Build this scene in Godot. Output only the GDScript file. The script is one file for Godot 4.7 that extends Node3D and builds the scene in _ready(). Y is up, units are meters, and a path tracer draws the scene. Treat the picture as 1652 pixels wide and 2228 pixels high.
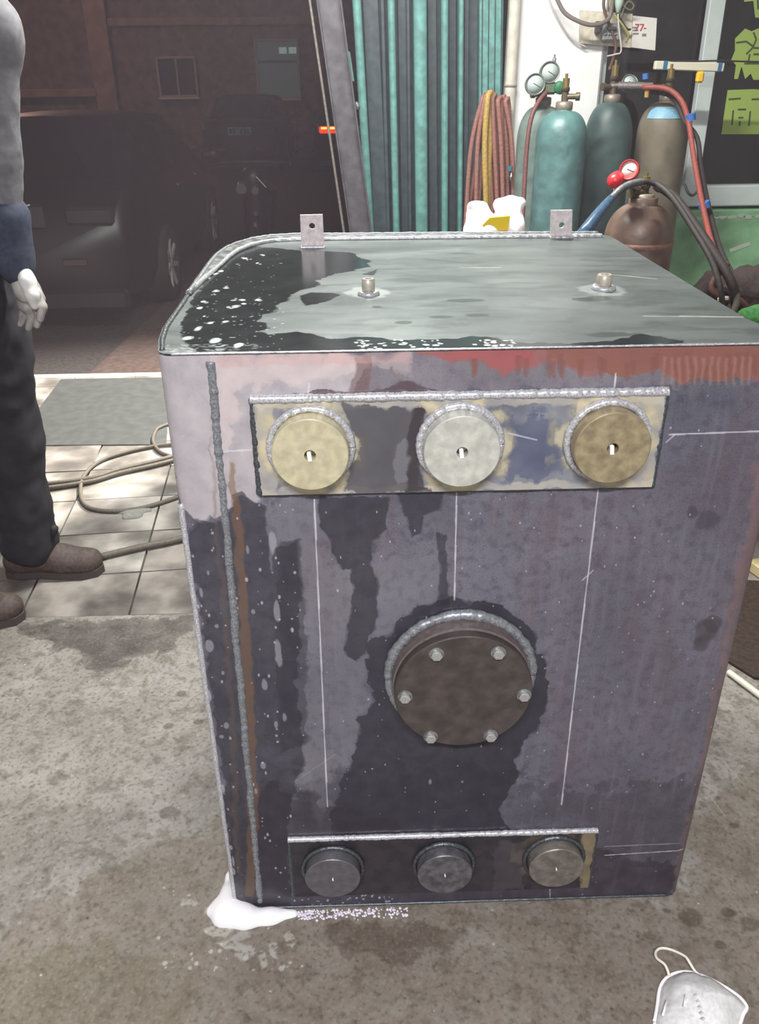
extends Node3D
# A night-time metal workshop: a freshly welded steel tank stands on the concrete floor,
# gas cylinders by the window wall behind it, the open doorway and the dark street on the left.

const F := 1793.41
const CAM := Vector3(0.2805, 1.5, 1.1227)
var cam_basis: Basis
var mats := {}
var taken := {}
var H := 1.166

# ---------------------------------------------------------------- pixel helpers
func ray(px: float, py: float) -> Vector3:
	return cam_basis * Vector3((px - 826.0) / F, -(py - 1114.0) / F, -1.0)
func at_z(px: float, py: float, z: float) -> Vector3:
	var d := ray(px, py)
	return CAM + d * ((z - CAM.z) / d.z)
func at_y(px: float, py: float, y: float) -> Vector3:
	var d := ray(px, py)
	return CAM + d * ((y - CAM.y) / d.y)

# ---------------------------------------------------------------- node helpers
func numbered(n: String) -> String:
	if not taken.has(n):
		taken[n] = 0
		return n
	taken[n] += 1
	return "%s_%03d" % [n, taken[n]]
func thing(called: String, label: String, category: String, at := Vector3.ZERO, group := "") -> Node3D:
	var o := Node3D.new()
	o.name = numbered(called)
	add_child(o)
	o.position = at
	o.set_meta("label", label)
	o.set_meta("category", category)
	if group != "":
		o.set_meta("group", group)
	return o
func obj(called: String, st: SurfaceTool, m: Material, parent: Node = null, label := "") -> MeshInstance3D:
	var o := MeshInstance3D.new()
	st.generate_normals()
	o.mesh = st.commit()
	o.material_override = m
	if parent == null:
		o.name = numbered(called)
		add_child(o)
	else:
		o.name = called
		parent.add_child(o, true)
		if parent is Node3D and parent != self:
			var off: Vector3 = offset_of(parent)
			if off != Vector3.ZERO:
				o.position = -off if not (parent is MeshInstance3D) else Vector3.ZERO
	if label != "":
		o.set_meta("label", label)
	return o
# parts are modelled in world coordinates; the thing's origin is taken off again
func offset_of(p: Node) -> Vector3:
	if p is MeshInstance3D:
		return Vector3.ZERO
	return (p as Node3D).position
func tag(o: Node, label: String, category: String, group := "") -> void:
	o.set_meta("label", label)
	o.set_meta("category", category)
	if group != "":
		o.set_meta("group", group)
func struct(called: String, st: SurfaceTool, m: Material, label: String, category := "") -> MeshInstance3D:
	var o := obj(called, st, m)
	o.set_meta("kind", "structure")
	o.set_meta("label", label)
	o.set_meta("category", category if category != "" else called.split("_")[0])
	return o

# ---------------------------------------------------------------- mesh helpers
func mb() -> SurfaceTool:
	var st := SurfaceTool.new()
	st.begin(Mesh.PRIMITIVE_TRIANGLES)
	return st
func tri(st: SurfaceTool, a: Vector3, b: Vector3, c: Vector3) -> void:
	st.add_vertex(a); st.add_vertex(b); st.add_vertex(c)
func quad(st: SurfaceTool, a: Vector3, b: Vector3, c: Vector3, d: Vector3, flat := true) -> void:
	st.set_smooth_group(-1 if flat else 0)
	tri(st, a, b, c); tri(st, a, c, d)
func uvquad(st: SurfaceTool, p: Array, uv: Array, flat := true) -> void:
	st.set_smooth_group(-1 if flat else 0)
	for i in [0, 1, 2, 0, 2, 3]:
		st.set_uv(uv[i]); st.add_vertex(p[i])
# chamfered box
func box(st: SurfaceTool, c: Vector3, s: Vector3, bev := 0.0, b := Basis.IDENTITY) -> void:
	var h := s * 0.5
	st.set_smooth_group(-1)
	bev = minf(bev, minf(h.x, minf(h.y, h.z)) * 0.9)
	var v := {}
	for sx in [-1, 1]:
		for sy in [-1, 1]:
			for sz in [-1, 1]:
				var k := Vector3i(sx, sy, sz)
				v[k] = [c + b * Vector3(sx * h.x, sy * (h.y - bev), sz * (h.z - bev)), c + b * Vector3(sx * (h.x - bev), sy * h.y, sz * (h.z - bev)), c + b * Vector3(sx * (h.x - bev), sy * (h.y - bev), sz * h.z)]
	for ax in 3:
		for s1 in [-1, 1]:
			var ks := []
			for q in [[-1, -1], [1, -1], [1, 1], [-1, 1]]:
				var k := Vector3i.ZERO
				k[ax] = s1
				k[(ax + 1) % 3] = q[0]
				k[(ax + 2) % 3] = q[1]
				ks.append(v[k][ax])
			if s1 > 0:
				ks.reverse()
			quad(st, ks[0], ks[1], ks[2], ks[3])
	if bev <= 0.0:
		return
	for ax in 3:
		var a1 := (ax + 1) % 3
		var a2 := (ax + 2) % 3
		for s1 in [-1, 1]:
			for s2 in [-1, 1]:
				var k0 := Vector3i.ZERO
				k0[a1] = s1; k0[a2] = s2; k0[ax] = -1
				var k1 := k0
				k1[ax] = 1
				var ks := [v[k0][a1], v[k1][a1], v[k1][a2], v[k0][a2]]
				if s1 * s2 < 0:
					ks.reverse()
				quad(st, ks[0], ks[1], ks[2], ks[3])
	for k in v:
		var t: Array = v[k]
		if k.x * k.y * k.z > 0:
			tri(st, t[0], t[2], t[1])
		else:
			tri(st, t[0], t[1], t[2])
# a bar of width w (along side) and depth d between two points
func bar(st: SurfaceTool, a: Vector3, b: Vector3, w: float, d: float, side := Vector3.RIGHT, bev := 0.003) -> void:
	var y := (b - a).normalized()
	var z := side.cross(y).normalized()
	var x := y.cross(z).normalized()
	box(st, (a + b) * 0.5, Vector3(w, a.distance_to(b), d), bev, Basis(x, y, z))
func frame_of(y: Vector3) -> Basis:
	y = y.normalized()
	var h := Vector3.RIGHT if absf(y.x) < 0.8 else Vector3.FORWARD
	var z := h.cross(y).normalized()
	return Basis(y.cross(z).normalized(), y, z)
# profile of Vector2(radius, height) turned about the local y axis; repeated points give hard edges
func lathe(st: SurfaceTool, prof: Array, xf: Transform3D, seg := 24) -> void:
	var g := 1
	for i in prof.size() - 1:
		var p: Vector2 = prof[i]
		var q: Vector2 = prof[i + 1]
		if p.is_equal_approx(q):
			g += 1
			continue
		st.set_smooth_group(g)
		for k in seg:
			var a0 := TAU * k / seg
			var a1 := TAU * (k + 1) / seg
			var c0 := Vector3(cos(a0), 0, sin(a0))
			var c1 := Vector3(cos(a1), 0, sin(a1))
			var A := xf * (c0 * p.x + Vector3.UP * p.y)
			var B := xf * (c1 * p.x + Vector3.UP * p.y)
			var C := xf * (c1 * q.x + Vector3.UP * q.y)
			var D := xf * (c0 * q.x + Vector3.UP * q.y)
			if p.x > 1e-6:
				tri(st, A, C, B)
			if q.x > 1e-6:
				tri(st, A, D, C)
func axis(at: Vector3, dir: Vector3) -> Transform3D:
	return Transform3D(frame_of(dir), at)
func cyl(st: SurfaceTool, a: Vector3, b: Vector3, r: float, seg := 16, r2 := -1.0) -> void:
	var l := a.distance_to(b)
	if r2 < 0.0:
		r2 = r
	lathe(st, [Vector2(0, 0), Vector2(r, 0), Vector2(r, 0), Vector2(r2, l), Vector2(r2, l), Vector2(0, l)], axis(a, b - a), seg)
# tube through points, radius constant or an array
func tube(st: SurfaceTool, pts: Array, r, seg := 8, flatten := 1.0) -> void:
	st.set_smooth_group(0)
	var rings := []
	var n := pts.size()
	var up := Vector3.ZERO
	for i in n:
		var t: Vector3 = (pts[mini(i + 1, n - 1)] - pts[maxi(i - 1, 0)]).normalized()
		if i == 0:
			up = frame_of(t).x
		up = (up - t * up.dot(t)).normalized()
		var sd := t.cross(up)
		var rr: float = r[i] if r is Array else r
		var ring := []
		for k in seg:
			var a := TAU * k / seg
			ring.append(pts[i] + up * cos(a) * rr * flatten + sd * sin(a) * rr)
		rings.append(ring)
	for i in n - 1:
		for k in seg:
			var k2 := (k + 1) % seg
			tri(st, rings[i][k], rings[i][k2], rings[i + 1][k2])
			tri(st, rings[i][k], rings[i + 1][k2], rings[i + 1][k])
	for k in range(1, seg - 1):
		tri(st, rings[0][0], rings[0][k + 1], rings[0][k])
		tri(st, rings[n - 1][0], rings[n - 1][k], rings[n - 1][k + 1])
# smooth curve through control points
func curve(ctrl: Array, step := 0.02) -> Array:
	var c := Curve3D.new()
	c.bake_interval = step
	var n := ctrl.size()
	for i in n:
		var t: Vector3 = (ctrl[mini(i + 1, n - 1)] - ctrl[maxi(i - 1, 0)]) / 6.0
		c.add_point(ctrl[i], -t, t)
	return Array(c.get_baked_points())
# weld bead: an uneven rippled rope of metal laid along a path
func bead(st: SurfaceTool, path: Array, r: float, seed_: int, step := 0.004) -> void:
	var rng := RandomNumberGenerator.new()
	rng.seed = seed_
	var c := Curve3D.new()
	c.bake_interval = step
	for p in path:
		c.add_point(p)
	var pts := Array(c.get_baked_points())
	var rad := []
	var drift := 0.0
	for i in pts.size():
		drift = lerpf(drift, rng.randf_range(-0.45, 0.45), 0.14)
		rad.append(r * (0.97 + 0.05 * sin(i * 1.3) + drift + rng.randf_range(-0.035, 0.035)))
		pts[i] = pts[i] + Vector3(rng.randf_range(-1, 1), rng.randf_range(-1, 1), rng.randf_range(-1, 1)) * r * 0.07
	tube(st, pts, rad, 8)
func ring_pts(c: Vector3, r: float, n: Vector3, seg := 48, a0 := 0.0, a1 := TAU) -> Array:
	var f := frame_of(n)
	var out := []
	for i in seg + 1:
		var a := lerpf(a0, a1, float(i) / seg)
		out.append(c + f.x * cos(a) * r + f.z * sin(a) * r)
	return out
# flat polygon (x, y) given thickness along z in the frame xf
func prism(st: SurfaceTool, poly: PackedVector2Array, d0: float, d1: float, xf := Transform3D.IDENTITY) -> void:
	var idx := Geometry2D.triangulate_polygon(poly)
	st.set_smooth_group(-1)
	for i in range(0, idx.size(), 3):
		var a := poly[idx[i]]
		var b := poly[idx[i + 1]]
		var c := poly[idx[i + 2]]
		tri(st, xf * Vector3(a.x, a.y, d1), xf * Vector3(c.x, c.y, d1), xf * Vector3(b.x, b.y, d1))
		tri(st, xf * Vector3(a.x, a.y, d0), xf * Vector3(b.x, b.y, d0), xf * Vector3(c.x, c.y, d0))
	for i in poly.size():
		var a := poly[i]
		var b := poly[(i + 1) % poly.size()]
		quad(st, xf * Vector3(a.x, a.y, d0), xf * Vector3(a.x, a.y, d1), xf * Vector3(b.x, b.y, d1), xf * Vector3(b.x, b.y, d0))
# lying flat on the ground: polygon of (x, z), thickness along y
func slab(st: SurfaceTool, poly: PackedVector2Array, y0: float, y1: float) -> void:
	prism(st, poly, -y1, -y0, Transform3D(Basis(Vector3.RIGHT, Vector3(0, 0, 1), Vector3(0, -1, 0)), Vector3.ZERO))

# ---------------------------------------------------------------- skin of rounded bones: distance field meshed as surface nets
func nets(st: SurfaceTool, bones: Array, cell: float, k: float, fold := 0.0, seed_ := 1) -> void:
	var lo := Vector3(1e9, 1e9, 1e9)
	var hi := -lo
	for b in bones:
		var rr: float = maxf(b[1], b[3]) + cell * 3.0 + k + fold
		for p in [b[0], b[2]]:
			lo = lo.min(p - Vector3.ONE * rr)
			hi = hi.max(p + Vector3.ONE * rr)
	var nx := int((hi.x - lo.x) / cell) + 2
	var ny := int((hi.y - lo.y) / cell) + 2
	var nz := int((hi.z - lo.z) / cell) + 2
	var f := PackedFloat32Array()
	f.resize(nx * ny * nz)
	f.fill(1.0)
	for b in bones:
		var a: Vector3 = b[0]
		var e: Vector3 = b[2] - a
		var ra: float = b[1]
		var dr: float = b[3] - ra
		var l2 := maxf(e.length_squared(), 1e-9)
		var m: float = maxf(b[1], b[3]) + k + cell * 2.5
		var p0 := ((a.min(b[2]) - Vector3.ONE * m - lo) / cell).floor()
		var p1 := ((a.max(b[2]) + Vector3.ONE * m - lo) / cell).ceil()
		for z in range(maxi(0, int(p0.z)), mini(nz, int(p1.z) + 1)):
			for y in range(maxi(0, int(p0.y)), mini(ny, int(p1.y) + 1)):
				var row := (z * ny + y) * nx
				for x in range(maxi(0, int(p0.x)), mini(nx, int(p1.x) + 1)):
					var p := lo + Vector3(x, y, z) * cell - a
					var t := clampf(p.dot(e) / l2, 0.0, 1.0)
					var d := (p - e * t).length() - ra - dr * t
					var o := f[row + x]
					var hh := maxf(k - absf(o - d), 0.0) / k
					f[row + x] = minf(o, d) - hh * hh * k * 0.25
	if fold > 0.0:
		var ns := FastNoiseLite.new()
		ns.seed = seed_
		ns.frequency = 9.0
		ns.fractal_octaves = 2
		for z in nz:
			for y in ny:
				for x in nx:
					var i := (z * ny + y) * nx + x
					if absf(f[i]) < 0.05:
						var p := lo + Vector3(x, y, z) * cell
						f[i] += ns.get_noise_3d(p.x, p.y * 1.1, p.z) * fold
	var vid := {}
	var vs := []
	var off := [0, 1, nx, nx + 1, nx * ny, nx * ny + 1, nx * ny + nx, nx * ny + nx + 1]
	var cor := [Vector3(0, 0, 0), Vector3(1, 0, 0), Vector3(0, 1, 0), Vector3(1, 1, 0), Vector3(0, 0, 1), Vector3(1, 0, 1), Vector3(0, 1, 1), Vector3(1, 1, 1)]
	var edges := [[0, 1], [2, 3], [4, 5], [6, 7], [0, 2], [1, 3], [4, 6], [5, 7], [0, 4], [1, 5], [2, 6], [3, 7]]
	for z in nz - 1:
		for y in ny - 1:
			for x in nx - 1:
				var i := (z * ny + y) * nx + x
				var f0 := f[i]
				if absf(f0) > cell * 3.5:
					continue
				var neg := 0
				for o in off:
					if f[i + o] < 0.0:
						neg += 1
				if neg == 0 or neg == 8:
					continue
				var s := Vector3.ZERO
				var c := 0
				for ed in edges:
					var u := f[i + off[ed[0]]]
					var w := f[i + off[ed[1]]]
					if (u < 0.0) != (w < 0.0):
						s += cor[ed[0]].lerp(cor[ed[1]], u / (u - w))
						c += 1
				vid[i] = vs.size()
				vs.append(lo + (Vector3(x, y, z) + s / c) * cell)
	st.set_smooth_group(0)
	var step := [1, nx, nx * ny]
	for i in vid:
		for ax in 3:
			var j: int = i + step[ax]
			if (f[i] < 0.0) == (f[j] < 0.0):
				continue
			var d1: int = step[(ax + 1) % 3]
			var d2: int = step[(ax + 2) % 3]
			if not (vid.has(i - d1) and vid.has(i - d2) and vid.has(i - d1 - d2)):
				continue
			var q := [vs[vid[i]], vs[vid[i - d1]], vs[vid[i - d1 - d2]], vs[vid[i - d2]]]
			if f[i] < 0.0:
				q.reverse()
			tri(st, q[0], q[1], q[2])
			tri(st, q[0], q[2], q[3])

# ---------------------------------------------------------------- textures
func noise_bytes(w: int, h: int, freq: float, seed_: int, oct := 4, stretch := Vector2.ONE) -> PackedByteArray:
	var n := FastNoiseLite.new()
	n.seed = seed_
	n.frequency = freq
	n.fractal_octaves = oct
	if stretch == Vector2.ONE:
		return n.get_image(w, h, false, false, true).get_data()
	var im := n.get_image(maxi(8, int(w * stretch.x)), maxi(8, int(h * stretch.y)), false, false, true)
	im.resize(w, h, Image.INTERPOLATE_CUBIC)
	return im.get_data()

class Canvas:
	var w: int
	var h: int
	var ppm: float
	var o: Vector2
	var c: PackedFloat32Array
	var n1: PackedByteArray
	var n2: PackedByteArray
	func setup(o_: Vector2, size: Vector2, ppm_: float, host) -> void:
		o = o_
		ppm = ppm_
		w = int(size.x * ppm)
		h = int(size.y * ppm)
		c.resize(w * h * 4)
		n1 = host.noise_bytes(512, 512, 0.02, 11, 5)
		n2 = host.noise_bytes(512, 512, 0.02, 23, 5)
	func base(bytes: PackedByteArray, a: Color, b: Color, r0: float, r1: float) -> void:
		for i in w * h:
			var t := bytes[i] / 255.0
			c[i * 4] = lerpf(a.r, b.r, t)
			c[i * 4 + 1] = lerpf(a.g, b.g, t)
			c[i * 4 + 2] = lerpf(a.b, b.b, t)
			c[i * 4 + 3] = lerpf(r0, r1, t)
	func over(bytes: PackedByteArray, col: Color, rough: float, lo: float, hi: float, amount: float) -> void:
		for i in w * h:
			var t := clampf((bytes[i] / 255.0 - lo) / (hi - lo), 0.0, 1.0) * amount
			if t > 0.0:
				put(i, col, t, rough)
	func put(i: int, col: Color, a: float, rough: float) -> void:
		var k := i * 4
		c[k] += (col.r - c[k]) * a
		c[k + 1] += (col.g - c[k + 1]) * a
		c[k + 2] += (col.b - c[k + 2]) * a
		c[k + 3] += (rough - c[k + 3]) * a
	# polygon in metres, edge broken up by noise
	func poly(p: PackedVector2Array, col: Color, a: float, rough: float, warp := 0.006, grain := 0.25) -> void:
		var lo := Vector2(1e9, 1e9)
		var hi := -lo
		for q in p:
			lo = lo.min(q)
			hi = hi.max(q)
		var x0 := maxi(0, int((lo.x - warp - o.x) * ppm))
		var x1 := mini(w - 1, int((hi.x + warp - o.x) * ppm) + 1)
		var y0 := maxi(0, int((lo.y - warp - o.y) * ppm))
		var y1 := mini(h - 1, int((hi.y + warp - o.y) * ppm) + 1)
		for y in range(y0, y1 + 1):
			for x in range(x0, x1 + 1):
				var ni := ((y & 511) << 9) + (x & 511)
				var u := n1[ni] / 127.5 - 1.0
				var v := n2[ni] / 127.5 - 1.0
				var b := Vector2(o.x + x / ppm, o.y + y / ppm)
				var d := Vector2(u, v) * warp
				var hit := 0.0
				if Geometry2D.is_point_in_polygon(b + d, p):
					hit += 0.4
				if Geometry2D.is_point_in_polygon(b + d * 0.6 + Vector2(0.0012, 0.0008), p):
					hit += 0.3
				if Geometry2D.is_point_in_polygon(b + d * 1.35 - Vector2(0.0012, 0.0008), p):
					hit += 0.3
				if hit > 0.0:
					put(y * w + x, col, hit * a * (1.0 - grain * (0.5 + 0.5 * u)), rough)
	func line(p0: Vector2, p1: Vector2, width: float, col: Color, a: float, rough: float, breakup := 0.5) -> void:
		var n := int(p0.distance_to(p1) * ppm * 2.0) + 1
		var rad := width * ppm * 0.5
		for i in n + 1:
			var t := float(i) / n
			var p := (p0.lerp(p1, t) - o) * ppm
			var ni := ((int(p.y) & 511) << 9) + (int(p.x) & 511)
			var al := a * (1.0 - breakup * n1[ni] / 255.0)
			for y in range(int(p.y - rad), int(p.y + rad) + 1):
				for x in range(int(p.x - rad), int(p.x + rad) + 1):
					if x >= 0 and y >= 0 and x < w and y < h and Vector2(x, y).distance_to(p) <= rad + 0.5:
						put(y * w + x, col, al * 0.6, rough)
	func spot(p: Vector2, r: Vector2, col: Color, a: float, rough: float) -> void:
		var q := (p - o) * ppm
		var rr := r * ppm
		for y in range(int(q.y - rr.y - 1), int(q.y + rr.y + 2)):
			for x in range(int(q.x - rr.x - 1), int(q.x + rr.x + 2)):
				if x < 0 or y < 0 or x >= w or y >= h:
					continue
				var ni := ((y & 511) << 9) + (x & 511)
				var d := Vector2((x - q.x) / rr.x, (y - q.y) / rr.y).length() + (n1[ni] / 255.0 - 0.5) * 0.7
				if d < 1.0:
					put(y * w + x, col, a * clampf((1.0 - d) * 4.0, 0.0, 1.0), rough)
	func finish(m: StandardMaterial3D) -> void:
		var a := PackedByteArray()
		var r := PackedByteArray()
		a.resize(w * h * 3)
		r.resize(w * h)
		for i in w * h:
			a[i * 3] = int(clampf(c[i * 4], 0, 1) * 255)
			a[i * 3 + 1] = int(clampf(c[i * 4 + 1], 0, 1) * 255)
			a[i * 3 + 2] = int(clampf(c[i * 4 + 2], 0, 1) * 255)
			r[i] = int(clampf(c[i * 4 + 3], 0, 1) * 255)
		m.albedo_texture = ImageTexture.create_from_image(Image.create_from_data(w, h, false, Image.FORMAT_RGB8, a))
		m.roughness_texture = ImageTexture.create_from_image(Image.create_from_data(w, h, false, Image.FORMAT_L8, r))
		m.roughness = 1.0

func rgb(r: float, g: float, b: float) -> Color:
	return Color(r / 255.0, g / 255.0, b / 255.0)
func flat(c: Color, rough := 0.6, metal := 0.0) -> StandardMaterial3D:
	var m := StandardMaterial3D.new()
	m.albedo_color = c
	m.roughness = rough
	m.metallic = metal
	return m
# paint or metal with two-tone grain, world mapped, repeats every `size` metres; alike grains share one picture
var grains := {}
func grain_image(bucket: float, seed_: int, oct: int) -> Image:
	var key := "g%s_%d_%d" % [bucket, seed_, oct]
	if not grains.has(key):
		var n := FastNoiseLite.new()
		n.seed = seed_
		n.frequency = bucket
		n.fractal_octaves = oct
		grains[key] = n.get_seamless_image(256, 256)
	return grains[key]
func two_tone(g: Image, c1: Color, c2: Color, key: String) -> ImageTexture:
	if grains.has(key):
		return grains[key]
	var d := g.get_data()
	var a := PackedByteArray()
	a.resize(256 * 256 * 3)
	for i in 256 * 256:
		var t := clampf((d[i] / 255.0 - 0.5) * 1.5 + 0.5, 0.0, 1.0)
		a[i * 3] = int(lerpf(c1.r, c2.r, t) * 255)
		a[i * 3 + 1] = int(lerpf(c1.g, c2.g, t) * 255)
		a[i * 3 + 2] = int(lerpf(c1.b, c2.b, t) * 255)
	grains[key] = ImageTexture.create_from_image(Image.create_from_data(256, 256, false, Image.FORMAT_RGB8, a))
	return grains[key]
func noisy(c1: Color, c2: Color, freq: float, seed_: int, rough := 0.6, metal := 0.0, size := 0.8, bump := 0.0, oct := 5) -> StandardMaterial3D:
	if c2.get_luminance() > c1.get_luminance():
		var sw := c1
		c1 = c2
		c2 = sw
	var bucket := 0.012 if freq < 0.017 else (0.024 if freq < 0.035 else (0.05 if freq < 0.07 else 0.1))
	var m := flat(Color.WHITE, rough, metal)
	var r := Vector3(c2.r / c1.r, c2.g / c1.g, c2.b / c1.b)
	var k := snappedf((r.x + r.y + r.z) / 3.0, 0.08)
	var big := maxf(absf(r.x - k), maxf(absf(r.y - k), absf(r.z - k)))
	if big < 0.09:
		m.albedo_color = c1
		m.albedo_texture = two_tone(grain_image(bucket, 7, oct), Color.WHITE, Color(k, k, k), "t%s_%s_%d" % [bucket, k, oct])
		m.uv1_offset = Vector3(seed_ * 0.37, seed_ * 0.61, seed_ * 0.83)
	else:
		m.albedo_texture = two_tone(grain_image(bucket, seed_, oct), c1, c2, "o%s_%s_%s_%d" % [c1, c2, bucket, seed_])
	m.uv1_triplanar = true
	m.uv1_world_triplanar = true
	m.uv1_scale = Vector3.ONE / size
	if bump > 0.0:
		var nk := "n%s_%s" % [bucket, bump]
		if not grains.has(nk):
			var nm := grain_image(bucket, 7, oct).duplicate() as Image
			nm.convert(Image.FORMAT_RGBA8)
			nm.bump_map_to_normal_map(bump)
			grains[nk] = ImageTexture.create_from_image(nm)
		m.normal_enabled = true
		m.normal_texture = grains[nk]
	return m
func glow(c: Color, e: float) -> StandardMaterial3D:
	var m := flat(c, 0.5)
	m.emission_enabled = true
	m.emission = c
	m.emission_energy_multiplier = e
	return m

func _ready() -> void:
	# ------------------------------------------------------------ camera
	cam_basis = Basis.from_euler(Vector3(-0.4828, -0.0238, -0.0111), EULER_ORDER_YXZ)
	var cam := Camera3D.new()
	cam.name = "camera"
	cam.fov = rad_to_deg(2.0 * atan(1114.0 / F))
	cam.transform = Transform3D(cam_basis, CAM)
	cam.near = 0.02
	cam.far = 200.0
	add_child(cam)
	cam.current = true
	# ------------------------------------------------------------ night sky and exposure
	var env := Environment.new()
	env.background_mode = Environment.BG_COLOR
	env.background_color = Color(0.075, 0.06, 0.075)
	env.background_energy_multiplier = 1.0
	env.tonemap_mode = Environment.TONE_MAPPER_LINEAR
	env.tonemap_exposure = 1.65
	env.sdfgi_enabled = true
	env.ssao_enabled = true
	env.ssil_enabled = true
	env.volumetric_fog_enabled = true
	env.volumetric_fog_density = 0.0
	var we := WorldEnvironment.new()
	we.name = "night_environment"
	we.environment = env
	add_child(we)
	# ------------------------------------------------------------ lamps
	tube_lamp(Vector3(0.30, 2.86, -1.75), 0.0, 9.0, Color(0.985, 1.0, 0.97), "white tube lamp hanging from the ceiling behind the tank")
	tube_lamp(Vector3(0.10, 3.0, 2.3), 0.0, 13.0, Color(0.97, 0.98, 1.0), "white tube lamp on the ceiling in front of the tank")
	flood_lamp(Vector3(1.62, 4.75, -5.55), Vector3(-1.1, 0.0, -2.3))
	added_street_lamp(Vector3(-7.5, 5.6, -18.5))
	# ------------------------------------------------------------ place and things
	make_materials()
	build_room()
	build_street()
	build_tank()
	build_cylinders()
	build_back_wall_things()
	build_floor_things()
	build_person()
	smoke()

func tube_lamp(at: Vector3, turn: float, energy: float, col: Color, label: String) -> void:
	var t := thing("tube_lamp", label, "lamp", at)
	var st := mb()
	box(st, at + Vector3(0, 0.045, 0), Vector3(1.28, 0.05, 0.09), 0.008)
	obj("housing", st, flat(rgb(225, 225, 222), 0.5), t)
	for s in [-1, 1]:
		st = mb()
		box(st, at + Vector3(s * 0.615, 0.0, 0), Vector3(0.03, 0.05, 0.05), 0.004)
		obj("socket", st, flat(rgb(215, 215, 212), 0.5), t)
		st = mb()
		cyl(st, at + Vector3(s * 0.4, 0.07, 0), Vector3(at.x + s * 0.4, 3.25, at.z), 0.006, 8)
		obj("hanger", st, flat(rgb(130, 130, 130), 0.5), t)
	st = mb()
	cyl(st, at + Vector3(-0.6, 0, 0), at + Vector3(0.6, 0, 0), 0.016, 16)
	obj("tube", st, glow(col, 6.0), t)
	var a := AreaLight3D.new()
	a.name = "tube_light"
	a.area_size = Vector2(1.2, 0.06)
	a.light_color = col
	a.light_energy = energy
	a.area_range = 20.0
	a.area_attenuation = 2.0
	a.shadow_enabled = true
	t.add_child(a)
	a.rotation = Vector3(-PI / 2, 0, 0)
	a.position = Vector3(0, -0.03, 0)

func flood_lamp(at: Vector3, target: Vector3) -> void:
	var t := thing("flood_lamp", "small white flood lamp on a pole outside the shop front", "lamp", at)
	var d := (target - at).normalized()
	var st := mb()
	box(st, at - d * 0.06, Vector3(0.26, 0.08, 0.2), 0.01, frame_of(d))
	obj("housing", st, flat(rgb(60, 60, 62), 0.5, 0.3), t)
	st = mb()
	box(st, at - d * 0.015, Vector3(0.22, 0.01, 0.16), 0.002, frame_of(d))
	obj("lamp_face", st, glow(Color(1.0, 0.97, 0.9), 8.0), t)
	st = mb()
	var base := Vector3(at.x + 0.7, -0.12, at.z - 0.3)
	tube(st, curve([base, Vector3(base.x, at.y - 0.2, base.z), Vector3(base.x - 0.15, at.y + 0.05, base.z + 0.08), at - d * 0.11], 0.1), 0.035, 10)
	obj("pole", st, flat(rgb(90, 92, 92), 0.6, 0.3), t)
	var s := SpotLight3D.new()
	s.name = "flood_light"
	s.light_color = Color(1.0, 0.97, 0.92)
	s.light_energy = 95.0
	s.spot_range = 20.0
	s.spot_attenuation = 2.0
	s.spot_angle = 25.0
	s.spot_angle_attenuation = 0.6
	s.light_size = 0.1
	s.shadow_enabled = true
	t.add_child(s)
	s.look_at_from_position(at, target, Vector3.UP)

# thin welding smoke hanging in the shop behind the tank
func smoke() -> void:
	var f := FogVolume.new()
	f.name = "welding_smoke"
	f.shape = RenderingServer.FOG_VOLUME_SHAPE_BOX
	f.size = Vector3(5.5, 3.0, 2.35)
	f.position = Vector3(0.3, 1.56, -2.2)
	var m := FogMaterial.new()
	m.density = 0.026
	m.albedo = Color(0.86, 0.80, 0.86)
	f.material = m
	add_child(f)
	f.set_meta("label", "thin grey welding smoke hanging behind the tank")
	f.set_meta("category", "smoke")
	f.set_meta("kind", "stuff")

func added_street_lamp(at: Vector3) -> void:  # added out of view to light the building across the street
	var t := thing("added_street_lamp", "added warm lamp on a tall grey pole, out of view, lighting the far building", "lamp", at)
	var st := mb()
	box(st, at + Vector3(0, 0.06, 0), Vector3(0.5, 0.08, 0.2), 0.02)
	obj("housing", st, flat(rgb(80, 80, 80), 0.6), t)
	st = mb()
	box(st, at + Vector3(0, 0.01, 0), Vector3(0.42, 0.02, 0.15), 0.005)
	obj("lamp_face", st, glow(Color(1.0, 0.72, 0.45), 5.0), t)
	st = mb()
	tube(st, curve([Vector3(at.x - 1.2, -0.15, at.z), Vector3(at.x - 1.2, at.y, at.z), Vector3(at.x - 0.9, at.y + 0.12, at.z), at + Vector3(-0.2, 0.08, 0)], 0.15), 0.05, 10)
	obj("pole", st, flat(rgb(70, 72, 72), 0.6), t)
	var o := OmniLight3D.new()
	o.name = "added_street_light"
	o.light_color = Color(1.0, 0.78, 0.72)
	o.light_energy = 4.5
	o.omni_range = 60.0
	o.omni_attenuation = 2.0
	o.light_size = 0.15
	o.shadow_enabled = true
	t.add_child(o)
	o.position = Vector3(0, -0.08, 0)

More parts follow.
